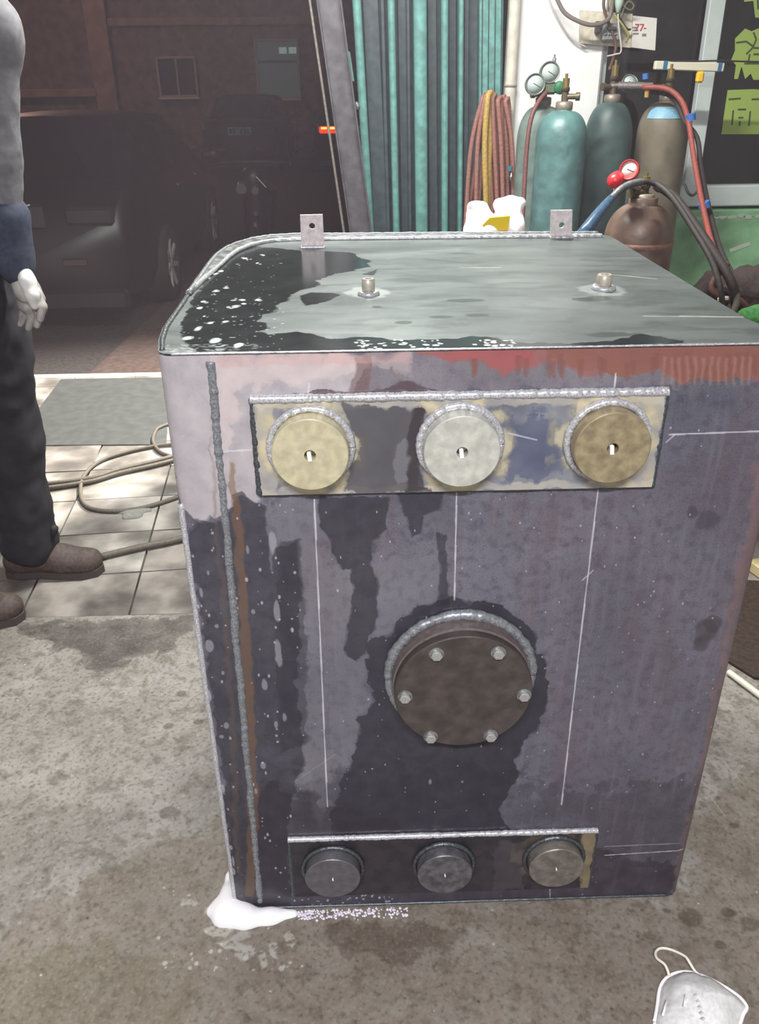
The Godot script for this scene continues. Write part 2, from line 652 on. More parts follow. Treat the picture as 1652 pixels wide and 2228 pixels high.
# ---------------------------------------------------------------- shared materials
func make_materials() -> void:
	mats.wall_white = noisy(rgb(222, 219, 218), rgb(236, 234, 233), 0.02, 3, 0.8, 0.0, 1.3)
	mats.wall_dull = noisy(rgb(150, 148, 144), rgb(172, 170, 166), 0.015, 4, 0.85, 0.0, 1.7)
	mats.ceiling = noisy(rgb(176, 175, 172), rgb(190, 189, 186), 0.015, 5, 0.9, 0.0, 2.0)
	mats.mortar = noisy(rgb(92, 88, 84), rgb(118, 112, 106), 0.03, 6, 0.9, 0.0, 0.9)
	mats.tile_a = noisy(rgb(176, 169, 162), rgb(106, 101, 97), 0.012, 7, 0.55, 0.0, 0.9, 1.0)
	mats.tile_b = noisy(rgb(168, 161, 155), rgb(98, 93, 90), 0.016, 8, 0.55, 0.0, 1.1, 1.0)
	mats.tile_dirty_shaded = noisy(rgb(150, 141, 135), rgb(90, 83, 80), 0.014, 9, 0.5, 0.0, 0.8, 1.0)  # near rows: dirt plus the soft floor shadow painted darker
	mats.sheet = noisy(rgb(68, 71, 70), rgb(78, 81, 80), 0.03, 10, 0.6, 0.0, 0.5)  # kerb grey, also the colour of the painted doorway shade
	mats.asphalt = noisy(rgb(46, 43, 44), rgb(62, 56, 55), 0.08, 12, 0.9, 0.0, 1.2, 2.0)
	mats.ramp = noisy(rgb(84, 67, 61), rgb(66, 54, 50), 0.04, 13, 0.9, 0.0, 0.9, 2.0)
	mats.green_wall = noisy(rgb(146, 196, 148), rgb(96, 156, 108), 0.012, 14, 0.65, 0.0, 0.9, 1.0)
	mats.steel = noisy(rgb(150, 150, 152), rgb(112, 112, 116), 0.06, 15, 0.42, 0.55, 0.3)
	mats.steel_dark = noisy(rgb(70, 68, 74), rgb(92, 88, 92), 0.05, 16, 0.55, 0.3, 0.5)
	mats.weld = noisy(rgb(226, 224, 228), rgb(150, 150, 156), 0.12, 17, 0.3, 0.4, 0.1)
	mats.weld_mid = noisy(rgb(160, 162, 166), rgb(96, 98, 104), 0.1, 18, 0.4, 0.4, 0.12)
	mats.weld_dark = noisy(rgb(112, 116, 120), rgb(60, 60, 64), 0.1, 18, 0.4, 0.6, 0.1)
	mats.brass = noisy(rgb(176, 154, 96), rgb(138, 118, 70), 0.08, 19, 0.35, 0.8, 0.1)
	mats.brass_old = noisy(rgb(112, 100, 80), rgb(78, 70, 60), 0.08, 20, 0.5, 0.5, 0.1)
	mats.alu = noisy(rgb(206, 214, 212), rgb(190, 200, 198), 0.03, 21, 0.5, 0.1, 0.6)
	mats.black = flat(rgb(34, 33, 35), 0.55)
	mats.rubber = noisy(rgb(58, 50, 48), rgb(40, 36, 37), 0.05, 22, 0.7, 0.0, 0.2)
	mats.hose_red = noisy(rgb(150, 72, 64), rgb(116, 60, 54), 0.04, 23, 0.6, 0.0, 0.2)
	mats.hose_thin = noisy(rgb(122, 74, 72), rgb(98, 62, 62), 0.04, 23, 0.6, 0.0, 0.2)
	mats.hose_pink = noisy(rgb(156, 106, 96), rgb(124, 84, 78), 0.04, 24, 0.6, 0.0, 0.2)
	mats.hose_grey = noisy(rgb(104, 96, 86), rgb(84, 76, 70), 0.05, 25, 0.65, 0.0, 0.2)
	mats.yellow = flat(rgb(236, 186, 44), 0.5)
	mats.blue = flat(rgb(52, 104, 178), 0.5)
	mats.white = flat(rgb(235, 232, 230), 0.6)
	mats.red = flat(rgb(206, 44, 54), 0.35)
	mats.car = flat(rgb(14, 13, 17), 0.42, 0.0)
	mats.car_glass = flat(rgb(14, 14, 17), 0.06, 0.0)
	mats.chrome = flat(rgb(205, 205, 210), 0.2, 0.9)
	mats.tyre = flat(rgb(22, 21, 22), 0.8)

# ---------------------------------------------------------------- the room
func build_room() -> void:
	var st := mb()
	# ground under the whole shop
	box(st, Vector3(0.3, -0.11, 0.24), Vector3(5.9, 0.18, 7.56))
	struct("floor_base", st, mats.mortar, "rough mortar bed under the tiles and the concrete floor", "floor")
	# worn concrete in the front part of the shop, painted with its stains
	var cv := Canvas.new()
	cv.setup(Vector2(-1.5, -1.07), Vector2(3.3, 1.75), 440.0, self)
	cv.base(noise_bytes(cv.w, cv.h, 0.006, 31, 5), rgb(118, 111, 106), rgb(152, 146, 141), 0.5, 0.62)
	cv.over(noise_bytes(cv.w, cv.h, 0.03, 32, 4), rgb(86, 78, 70), 0.55, 0.55, 0.85, 0.55)
	cv.over(noise_bytes(cv.w, cv.h, 0.12, 33, 3), rgb(176, 168, 158), 0.6, 0.62, 0.95, 0.5)
	var brown := rgb(104, 90, 76)
	cv.poly(fp_floor([[470, 1775], [400, 1830], [330, 1860], [230, 1880], [120, 1960], [-60, 2120], [-60, 2400], [2000, 2400], [2000, 1500], [1500, 1750], [1480, 1950]]), brown, 0.62, 0.6, 0.06, 0.5)
	cv.poly(fp_floor([[0, 2130], [120, 2050], [330, 2060], [420, 2120], [380, 2400], [0, 2400]]), rgb(98, 88, 68), 0.45, 0.6, 0.06, 0.6)
	cv.poly(fp_floor([[700, 2010], [830, 1995], [960, 2010], [1040, 2040], [900, 2090], [760, 2080]]), rgb(70, 58, 50), 0.6, 0.4, 0.03, 0.5)
	cv.over(noise_bytes(cv.w, cv.h, 0.05, 34, 4), rgb(84, 72, 60), 0.6, 0.6, 0.8, 0.4)
	var wet := rgb(70, 64, 63)
	cv.poly(fp_floor([[30, 1352], [150, 1352], [420, 1340], [430, 1360], [380, 1400], [280, 1440], [200, 1460], [150, 1420], [90, 1390], [40, 1385]]), wet, 0.75, 0.35, 0.035, 0.6)
	cv.poly(fp_floor([[150, 1360], [260, 1370], [300, 1420], [220, 1450], [160, 1410]]), wet, 0.5, 0.35, 0.03, 0.5)
	for q in [[70, 1378, 14], [100, 1372, 10], [392, 1508, 20], [365, 1580, 18], [430, 1570, 14], [300, 1545, 8], [365, 1765, 24], [1500, 1995, 26], [1580, 1985, 14], [1630, 2010, 24], [1565, 2055, 14], [1590, 1985, 9], [1450, 1980, 9], [1372, 1982, 6], [1385, 2036, 6], [1595, 1795, 14], [1560, 1735, 7]]:
		var p := at_y(q[0], q[1], 0.0)
		cv.spot(Vector2(p.x, p.z), Vector2(q[2], q[2] * 0.8) * 0.001, rgb(72, 61, 54), 0.55, 0.45)
	# dried soap foam scum in front of the tank corner
	var scum := rgb(186, 184, 176)
	for pl in [[[445, 1968], [470, 1962], [505, 1975], [470, 1990], [440, 1985]], [[440, 2020], [480, 2010], [520, 2008], [500, 2030], [460, 2045]], [[470, 2055], [520, 2025], [545, 2020], [550, 2035], [520, 2045], [560, 2060], [550, 2075], [520, 2080], [500, 2065]], [[583, 2055], [605, 2055], [600, 2085], [590, 2080]], [[612, 2035], [630, 2022], [640, 2045], [620, 2052]], [[400, 1950], [430, 1955], [425, 1965], [405, 1965]], [[560, 2078], [575, 2070], [580, 2100], [565, 2110]], [[620, 2060], [645, 2055], [640, 2068]]]:
		cv.poly(fp_floor(pl), scum, 0.75, 0.5, 0.012, 0.5)
	cv.over(noise_bytes(cv.w, cv.h, 0.22, 36, 3), rgb(152, 142, 128), 0.6, 0.58, 0.9, 0.5)
	cv.over(noise_bytes(cv.w, cv.h, 0.16, 37, 3), rgb(70, 66, 54), 0.55, 0.6, 0.9, 0.6)
	var rng := RandomNumberGenerator.new()
	rng.seed = 5
	for i in 260:
		var p := Vector2(rng.randf_range(-1.2, 1.6), rng.randf_range(-1.0, 0.6))
		cv.spot(p, Vector2.ONE * rng.randf_range(0.0012, 0.003), rgb(206, 200, 190) if rng.randf() < 0.4 else rgb(56, 48, 44), 0.7, 0.5)
	for i in 40:
		var p := at_y(rng.randf_range(340, 640), rng.randf_range(1930, 2110), 0.0)
		cv.spot(Vector2(p.x, p.z), Vector2.ONE * rng.randf_range(0.002, 0.006), scum, 0.6, 0.5)
	for q in [[[1570, 1655], [1610, 1700]], [[1535, 1720], [1575, 1775]]]:
		var a := at_y(q[0][0], q[0][1], 0)
		var b := at_y(q[1][0], q[1][1], 0)
		cv.line(Vector2(a.x, a.z), Vector2(b.x, b.z), 0.003, rgb(150, 140, 128), 0.7, 0.5)
	var cm := flat(Color.WHITE, 0.6)
	cv.finish(cm)
	var ng := FastNoiseLite.new()
	ng.seed = 77
	ng.frequency = 0.03
	ng.fractal_octaves = 5
	var nim := ng.get_image(768, 512)
	nim.convert(Image.FORMAT_RGBA8)
	nim.bump_map_to_normal_map(2.5)
	cm.normal_enabled = true
	cm.normal_texture = ImageTexture.create_from_image(nim)
	cm.normal_scale = 0.6
	st = mb()
	var x0 := cv.o.x
	var z0 := cv.o.y
	var x1 := x0 + 3.3
	var z1 := z0 + 1.75
	uvquad(st, [Vector3(x0, 0, z0), Vector3(x1, 0, z0), Vector3(x1, 0, z1), Vector3(x0, 0, z1)], [Vector2(0, 0), Vector2(1, 0), Vector2(1, 1), Vector2(0, 1)])
	quad(st, Vector3(x0, -0.02, z0), Vector3(x1, -0.02, z0), Vector3(x1, 0, z0), Vector3(x0, 0, z0))
	quad(st, Vector3(x0, -0.02, z0), Vector3(x0, 0, z0), Vector3(x0, 0, z1), Vector3(x0, -0.02, z1))
	quad(st, Vector3(x1, -0.02, z0), Vector3(x1, -0.02, z1), Vector3(x1, 0, z1), Vector3(x1, 0, z0))
	quad(st, Vector3(x0, -0.02, z1), Vector3(x0, 0, z1), Vector3(x1, 0, z1), Vector3(x1, -0.02, z1))
	struct("floor", st, cm, "stained grey brown concrete floor around the tank", "floor")
	# plain concrete further off: behind the camera and behind the tank
	st = mb()
	box(st, Vector3(0.3, -0.0105, (z1 + 4.0) * 0.5), Vector3(5.8, 0.019, 4.0 - z1))
	box(st, Vector3((x1 + 3.2) * 0.5, -0.0105, (z0 + z1) * 0.5), Vector3(3.2 - x1, 0.019, z1 - z0))
	box(st, Vector3((-2.6 + x0) * 0.5, -0.0105, (z0 + z1) * 0.5), Vector3(x0 + 2.6, 0.019, z1 - z0))
	box(st, Vector3(1.9, -0.0105, (-3.5 + z0) * 0.5), Vector3(2.6, 0.019, z0 + 3.5))
	struct("floor_rear", st, noisy(rgb(110, 100, 92), rgb(140, 132, 124), 0.02, 35, 0.6, 0.0, 1.2, 1.5), "plain grey concrete floor in the rear of the shop", "floor")
	# floor tiles by the doorway, each tile a piece of its own
	var tiles := Node3D.new()
	tiles.name = "floor_tiles"
	add_child(tiles)
	tiles.set_meta("kind", "structure")
	tiles.set_meta("label", "worn pale floor tiles between the doorway and the concrete")
	tiles.set_meta("category", "floor")
	var area := PackedVector2Array([Vector2(-2.58, -3.5), Vector2(0.598, -3.5), Vector2(0.598, -1.073), Vector2(-2.58, -1.073)])
	var rot := deg_to_rad(4.6)
	var tx := 0.345
	var tz := 0.297
	rng.seed = 21
	for i in range(-7, 6):
		for j in range(-2, 10):
			# joint lines pass through (-0.49, -1.33)
			var g := 0.0035
			var c := PackedVector2Array()
			for q in [[0, 0], [1, 0], [1, 1], [0, 1]]:
				var lx: float = (i + q[0]) * tx + (g if q[0] == 0 else -g)
				var lz: float = -((j + q[1]) * tz) + (-g if q[1] == 0 else g)
				c.append(Vector2(-0.49 + lx * cos(rot) + lz * sin(rot), -1.333 + lz * cos(rot) - lx * sin(rot)))
			var cut := Geometry2D.intersect_polygons(c, area)
			if cut.is_empty():
				continue
			var pl: PackedVector2Array = cut[0]
			if Geometry2D.is_polygon_clockwise(pl):
				pl.reverse()
			st = mb()
			var y: float = rng.randf_range(-0.0025, 0.0005)
			slab(st, pl, -0.019, y)
			var m: Material = mats.tile_dirty_shaded if (j < 0 or (j == 0 and i % 2 == 0)) else ([mats.tile_a, mats.tile_b][rng.randi() % 2])
			obj("tile", st, m, tiles)
	# threshold kerb stone at the doorway
	st = mb()
	box(st, Vector3(-1.1, -0.075, -3.535), Vector3(3.0, 0.152, 0.05), 0.006)
	struct("trim_1", st, mats.alu, "pale worn threshold edge across the doorway", "threshold")
	# walls
	st = mb()
	box(st, Vector3(-2.7, 1.6, 0.24), Vector3(0.2, 3.3, 7.9))
	struct("wall_left", st, mats.wall_dull, "dull grey plaster wall on the left of the shop")
	st = mb()
	box(st, Vector3(3.3, 1.6, 0.24), Vector3(0.2, 3.3, 7.9))
	struct("wall_right", st, mats.wall_dull, "dull grey plaster wall on the right of the shop")
	st = mb()
	box(st, Vector3(0.3, 1.6, 4.1), Vector3(6.2, 3.3, 0.2))
	struct("wall_front", st, mats.wall_dull, "dull grey plaster wall behind the camera side of the shop")
	st = mb()
	box(st, Vector3(0.3, 3.35, 0.24), Vector3(6.2, 0.2, 7.9))
	struct("ceiling", st, mats.ceiling, "grey ceiling of the workshop")
	# back wall: lintel, side pier, white pillar, green dado under the window
	st = mb()
	box(st, Vector3(0.3, 2.85, -3.45), Vector3(6.0, 0.85, 0.3))
	box(st, Vector3(-2.5, 1.2, -3.45), Vector3(0.2, 2.5, 0.3))
	struct("wall_back", st, mats.wall_dull, "plaster lintel and pier over the shop doorway", "wall")
	st = mb()
	box(st, Vector3(1.26, 1.2, -3.45), Vector3(0.42, 2.5, 0.3), 0.01)
	struct("wall_pillar", st, mats.wall_white, "bright white plastered pillar between the gate and the window", "pillar")
	st = mb()
	box(st, Vector3(2.335, 0.445, -3.45), Vector3(1.73, 0.89, 0.3), 0.006)
	var gw := struct("wall_dado", st, mats.green_wall, "green painted low wall under the shop window", "wall")
	# flaked paint along the top of the green wall
	rng.seed = 8
	for i in 11:
		var p := at_z(1470 + i * 18 + rng.randf_range(-6, 6), 470 + rng.randf_range(-3, 12), -3.299)
		st = mb()
		var pl := PackedVector2Array()
		for k in 9:
			var a := TAU * k / 9
			pl.append(Vector2(cos(a) * rng.randf_range(0.012, 0.035), sin(a) * rng.randf_range(0.004, 0.014)))
		prism(st, pl, -0.001, 0.0015, Transform3D(Basis.IDENTITY, p))
		obj("bare_patch", st, flat(rgb(172, 178, 166), 0.8), gw)
	st = mb()
	var s0 := at_z(1588, 546, -3.299)
	var s1 := at_z(1632, 530, -3.299)
	bar(st, s0, s1, 0.02, 0.003, Vector3(0, 1, 0), 0.0005)
	obj("scrape", st, flat(rgb(190, 198, 180), 0.8), gw)
	# shop window
	var w := Node3D.new()
	w.name = "window_1"
	add_child(w)
	w.set_meta("kind", "structure")
	w.set_meta("label", "dark shop window with white aluminium frame above the green wall")
	w.set_meta("category", "window")
	st = mb()
	box(st, Vector3(2.335, 0.955, -3.37), Vector3(1.73, 0.10, 0.10), 0.006)
	obj("sill", st, mats.alu, w)
	st = mb()
	bar(st, at_z(1548, 60, -3.36) + Vector3(0, 0.75, 0), at_z(1497, 430, -3.36), 0.075, 0.05, Vector3.RIGHT, 0.004)
	obj("mullion", st, mats.alu, w)
	st = mb()
	box(st, Vector3(1.49, 1.7, -3.38), Vector3(0.03, 1.45, 0.05), 0.003)
	box(st, Vector3(3.18, 1.7, -3.38), Vector3(0.03, 1.45, 0.05), 0.003)
	box(st, Vector3(2.335, 2.41, -3.38), Vector3(1.73, 0.03, 0.05), 0.003)
	obj("frame", st, mats.alu, w)
	var gm := flat(Color(0.10, 0.11, 0.11, 0.35), 0.05)
	gm.transparency = BaseMaterial3D.TRANSPARENCY_ALPHA
	for q in [[1.505, 1.94], [2.0, 3.165]]:
		st = mb()
		box(st, Vector3((q[0] + q[1]) * 0.5, 1.7, -3.385), Vector3(q[1] - q[0], 1.40, 0.006))
		obj("pane", st, gm, w)

func fp_floor(a: Array) -> PackedVector2Array:
	var o := PackedVector2Array()
	for q in a:
		var p := at_y(q[0], q[1], 0.0)
		o.append(Vector2(p.x, p.z))
	return o
func fp_front(a: Array) -> PackedVector2Array:
	var o := PackedVector2Array()
	for q in a:
		var p := at_z(q[0], q[1], 0.0)
		o.append(Vector2(p.x, H - p.y))
	return o
func fp_top(a: Array) -> PackedVector2Array:
	var o := PackedVector2Array()
	for q in a:
		var p := at_y(q[0], q[1], H)
		o.append(Vector2(p.x, -p.z))
	return o

# ---------------------------------------------------------------- the street outside
func build_street() -> void:
	var st := mb()
	box(st, Vector3(-3, -0.25, -24.0), Vector3(46, 0.2, 40.9))
	struct("ground", st, mats.asphalt, "dark asphalt of the street outside", "ground")
	st = mb()
	slab(st, PackedVector2Array([Vector2(-1.45, -3.56), Vector2(0.6, -3.56), Vector2(0.6, -8.0), Vector2(-1.2, -8.0)]), -0.15, -0.13)
	struct("ground_ramp", st, mats.ramp, "reddish brown paving just outside the doorway", "ground")
	st = mb()
	slab(st, PackedVector2Array([Vector2(-2.6, -3.56), Vector2(-1.46, -3.56), Vector2(-1.46, -3.80), Vector2(-2.6, -3.72)]), -0.15, -0.12)
	struct("trim_2", st, mats.sheet, "grey kerb strip outside the doorway", "kerb")
	# building across the street
	var b := thing("street_building", "brown plastered building across the street with two windows", "building", Vector3(-4, -0.15, -24.5))
	var bm := noisy(rgb(122, 100, 94), rgb(94, 80, 78), 0.02, 41, 0.9, 0.0, 3.0)
	st = mb()
	box(st, Vector3(-3.5, 4.4, -24.6), Vector3(26, 9.1, 1.0))
	obj("wall", st, bm, b)
	var pm := noisy(rgb(156, 132, 116), rgb(132, 114, 102), 0.02, 42, 0.9, 0.0, 3.0)
	st = mb()
	bar(st, Vector3(-6.35, -0.1, -24.0), Vector3(-6.35, 8.0, -24.0), 0.55, 0.2)
	obj("pilaster", st, pm, b)
	st = mb()
	box(st, Vector3(-8.6, 1.27, -24.0), Vector3(4.0, 0.2, 0.3), 0.02)
	obj("ledge", st, pm, b)
	st = mb()
	box(st, Vector3(-3.2, 2.9, -24.05), Vector3(6.0, 0.18, 0.14), 0.02)
	obj("string_course", st, pm, b)
	for q in [[-4.42, 1.62, 1.0, 0.92, false], [-1.72, 1.78, 1.12, 1.36, true]]:
		var fr := mb()
		var hx: float = q[2] / 2.0
		var hy: float = q[3] / 2.0
		for s in [-1, 1]:
			box(fr, Vector3(q[0] + s * hx, q[1], -24.07), Vector3(0.06, q[3] + 0.06, 0.12), 0.01)
			box(fr, Vector3(q[0], q[1] + s * hy, -24.07), Vector3(q[2], 0.06, 0.12), 0.01)
		if not q[4]:
			box(fr, Vector3(q[0], q[1], -24.07), Vector3(0.05, q[3], 0.1), 0.01)
		var wn := obj("window_frame", fr, flat(rgb(170, 160, 150), 0.6), b)
		st = mb()
		box(st, Vector3(q[0], q[1] - hy - 0.05, -23.99), Vector3(q[2] + 0.1, 0.05, 0.22), 0.01)
		obj("window_sill", st, flat(rgb(215, 205, 195), 0.5), wn)
		st = mb()
		box(st, Vector3(q[0], q[1], -24.09), Vector3(q[2], q[3], 0.02))
		if q[4]:
			obj("pane", st, glow(rgb(78, 100, 96), 0.09), wn)
			st = mb()
			box(st, Vector3(q[0], q[1] + 0.18, -24.07), Vector3(q[2] - 0.08, 0.06, 0.02), 0.005)
			obj("curtain_rail", st, flat(rgb(60, 56, 54), 0.7), wn)
			for k in 2:
				st = mb()
				box(st, Vector3(q[0] + 0.16 + k * 0.26, q[1] + 0.44, -24.07), Vector3(0.2, 0.15, 0.01))
				obj("notice", st, glow(rgb(150, 180, 172), 0.2), wn)
		else:
			obj("pane", st, flat(rgb(26, 24, 24), 0.15), wn)
	# parked cars
	car("black_car", "black car parked along the street just outside the doorway", Vector3(-2.12, -0.15, -7.25), 0.0, 4.4, 1.7, 1.42, true, false)
	car("dark_car", "dark car seen from behind with a pale licence plate", Vector3(-1.87, -0.15, -18.2), 0.0, 4.3, 1.66, 1.40, false, false)
	car("braking_car", "dark car with a glowing orange tail lamp beside the leaning steel beam", Vector3(0.33, -0.15, -18.3), 0.0, 4.3, 1.72, 1.45, false, true)
	scooter(Vector3(-0.68, -0.15, -7.7))

# a car whose tail faces +z (towards the shop)
func car(called: String, label: String, at: Vector3, turn: float, length: float, width: float, height: float, near: bool, lit: bool) -> void:
	var t := thing(called, label, "car", at)
	var n := 33
	var sec := []
	var hw := width * 0.5
	var stations := []
	for i in n:
		var s := float(i) / (n - 1)               # 0 tail, 1 nose
		var z := length * (0.5 - s)
		var hood: float
		if s < 0.17:
			hood = lerpf(0.80, 0.98, smoothstep(0.0, 0.05, s))
		elif s < 0.66:
			hood = 0.97
		else:
			hood = lerpf(0.96, 0.62, pow((s - 0.66) / 0.34, 1.8))
		var roof := hood
		if s > 0.06 and s < 0.72:
			var k := smoothstep(0.06, 0.24, s) * (1.0 - smoothstep(0.48, 0.72, s))
			roof = lerpf(hood, height, k)
		var taper := 1.0 - 0.14 * pow(absf(s - 0.5) * 2.0, 4.0)
		var low := 0.18 + 0.12 * pow(absf(s - 0.5) * 2.0, 8.0)
		stations.append([z, hood, roof, taper, low])
		var w0 := hw * taper
		var wr := lerpf(w0 * 0.93, w0 * 0.72, clampf((roof - hood) / (height - 0.95), 0.0, 1.0))
		var half := [Vector2(w0 * 0.9, low), Vector2(w0 * 0.99, low + 0.15), Vector2(w0, lerpf(low, hood, 0.62)), Vector2(w0 * 0.95, hood), Vector2(wr, roof - 0.03 * clampf(roof - hood, 0, 1)), Vector2(wr * 0.6, roof + 0.015), Vector2(0, roof + 0.022)]
		var ring := []
		for p in half:
			ring.append(at + Vector3(p.x, p.y, z))
		for j in range(half.size() - 2, -1, -1):
			ring.append(at + Vector3(-half[j].x, half[j].y, z))
		sec.append(ring)
	var st := mb()
	st.set_smooth_group(0)
	for i in n - 1:
		for j in sec[0].size() - 1:
			tri(st, sec[i][j], sec[i][j + 1], sec[i + 1][j + 1])
			tri(st, sec[i][j], sec[i + 1][j + 1], sec[i + 1][j])
	for e in [0, n - 1]:
		var cc: Vector3 = at + Vector3(0, 0.5, stations[e][0] + (0.03 if e == 0 else -0.03))
		for j in sec[0].size():
			tri(st, cc, sec[e][(j + 1) % sec[0].size()], sec[e][j])
	var body := obj("body", st, mats.car, t)
	# glass: side windows and the two screens, a little proud of the cabin
	for side in [0, 1]:
		for span in [[7, 13], [14, 20]]:
			st = mb()
			st.set_smooth_group(0)
			for i in range(span[0], span[1]):
				var pts := []
				for e in [i, i + 1]:
					var a: Vector3 = sec[e][3 if side == 0 else 9]
					var b: Vector3 = sec[e][4 if side == 0 else 8]
					var o := Vector3(0.006 if side == 0 else -0.006, 0, 0)
					pts.append(a.lerp(b, 0.12) + o)
					pts.append(a.lerp(b, 0.86) + o)
				quad(st, pts[0], pts[1], pts[3], pts[2], false)
			obj("side_window", st, mats.car_glass, t)
	for span in [[3, 7], [17, 22]]:
		st = mb()
		for i in range(span[0], span[1]):
			var a0: Vector3 = sec[i][4].lerp(sec[i][8], 0.08) + Vector3(0, 0.012, 0)
			var a1: Vector3 = sec[i][4].lerp(sec[i][8], 0.92) + Vector3(0, 0.012, 0)
			var am: Vector3 = sec[i][6] + Vector3(0, 0.006, 0)
			var b0: Vector3 = sec[i + 1][4].lerp(sec[i + 1][8], 0.08) + Vector3(0, 0.012, 0)
			var b1: Vector3 = sec[i + 1][4].lerp(sec[i + 1][8], 0.92) + Vector3(0, 0.012, 0)
			var bm: Vector3 = sec[i + 1][6] + Vector3(0, 0.006, 0)
			quad(st, a0, am, bm, b0, false)
			quad(st, am, a1, b1, bm, false)
		obj("rear_screen" if span[0] == 3 else "windscreen", st, mats.car_glass, t)
	# wheels
	for s in [-1, 1]:
		for wz in [length * 0.5 - 0.95, length * 0.5 - 3.25]:
			var c := at + Vector3(s * (hw - 0.075), 0.31, wz)
			st = mb()
			var ax := axis(c - Vector3(s * 0.1, 0, 0), Vector3(s, 0, 0))
			lathe(st, [Vector2(0.0, 0.02), Vector2(0.21, 0.02), Vector2(0.29, 0.0), Vector2(0.31, 0.03), Vector2(0.31, 0.17), Vector2(0.29, 0.2), Vector2(0.215, 0.195), Vector2(0.215, 0.195), Vector2(0.2, 0.15), Vector2(0, 0.15)], ax, 28)
			var wh := obj("wheel", st, mats.tyre, t)
			st = mb()
			lathe(st, [Vector2(0.0, 0.185), Vector2(0.035, 0.185), Vector2(0.045, 0.16)], ax, 14)
			for k in 7:
				var a := TAU * k / 7
				var dv := Vector3(0, cos(a), sin(a))
				bar(st, c + Vector3(s * 0.07, 0, 0), c + dv * 0.2 + Vector3(s * 0.085, 0, 0), 0.045, 0.02, Vector3(0, -sin(a), cos(a)), 0.004)
			obj("rim", st, flat(rgb(172, 172, 170), 0.35, 0.3), wh)
	# lamps, plate, mirrors, handles
	var tz := at.z + length * 0.5
	for s in [-1, 1]:
		st = mb()
		box(st, Vector3(at.x + s * hw * 0.62, at.y + 0.82, tz - 0.005), Vector3(0.34, 0.12, 0.08), 0.02)
		if lit:
			obj("tail_lamp", st, glow(Color(1.0, 0.16, 0.03), 1.2), t)
			for k in 2:
				st = mb()
				box(st, Vector3(at.x + s * hw * 0.62 - 0.08 + k * 0.17, at.y + 0.85, tz + 0.04), Vector3(0.11, 0.035, 0.02), 0.008)
				obj("tail_bulb", st, glow(Color(1.0, 0.62, 0.2), 3.0), t)
		else:
			obj("tail_lamp", st, flat(rgb(14, 11, 12), 0.6), t)
		st = mb()
		box(st, Vector3(at.x + s * 0.38, at.y + 0.51, tz + 0.035), Vector3(0.18, 0.05, 0.02), 0.005)
		obj("reflector", st, flat(rgb(240, 24, 60), 0.3) if called == "dark_car" else flat(rgb(44, 14, 18), 0.25), t)
		st = mb()
		nets(st, [[Vector3(at.x + s * (hw + 0.05), at.y + 1.0, at.z - 0.72), 0.055, Vector3(at.x + s * (hw + 0.13), at.y + 1.01, at.z - 0.72), 0.06]], 0.02, 0.02)
		obj("wing_mirror", st, mats.car, t)
		for hz in [0.55, -0.35]:
			st = mb()
			box(st, Vector3(at.x + s * (hw + 0.005), at.y + 0.86, at.z + hz), Vector3(0.03, 0.025, 0.18), 0.008)
			obj("door_handle", st, mats.chrome, t)
		st = mb()
		box(st, Vector3(at.x + s * hw * 0.62, at.y + 0.64, at.z - length * 0.5 + 0.06), Vector3(0.36, 0.14, 0.14), 0.04)
		obj("headlamp", st, flat(rgb(180, 185, 190), 0.1, 0.3), t)
	st = mb()
	box(st, Vector3(at.x, at.y + 0.24, tz + 0.005), Vector3(width * 0.86, 0.16, 0.10), 0.03)
	obj("rear_bumper", st, mats.car, t)
	st = mb()
	box(st, Vector3(at.x, at.y + 0.82, tz + 0.035), Vector3(0.44, 0.14, 0.012), 0.003)
	var plate := obj("licence_plate", st, flat(rgb(150, 190, 196), 0.4) if not near else flat(rgb(26, 27, 34), 0.4), t)
	if not near and not lit:
		for k in 6:
			if k == 2:
				continue
			st = mb()
			box(st, Vector3(at.x - 0.165 + k * 0.066, at.y + 0.82, tz + 0.043), Vector3(0.035, 0.085, 0.006), 0.001)
			obj("plate_mark", st, flat(rgb(60, 74, 80), 0.5), plate)
	if near:
		st = mb()
		var p0 := at_z(38, 453, tz + 0.06)
		var p1 := at_z(66, 445, tz + 0.06)
		bar(st, p0, p1, 0.02, 0.03, Vector3.UP, 0.006)
		obj("chrome_strip", st, mats.chrome, t)

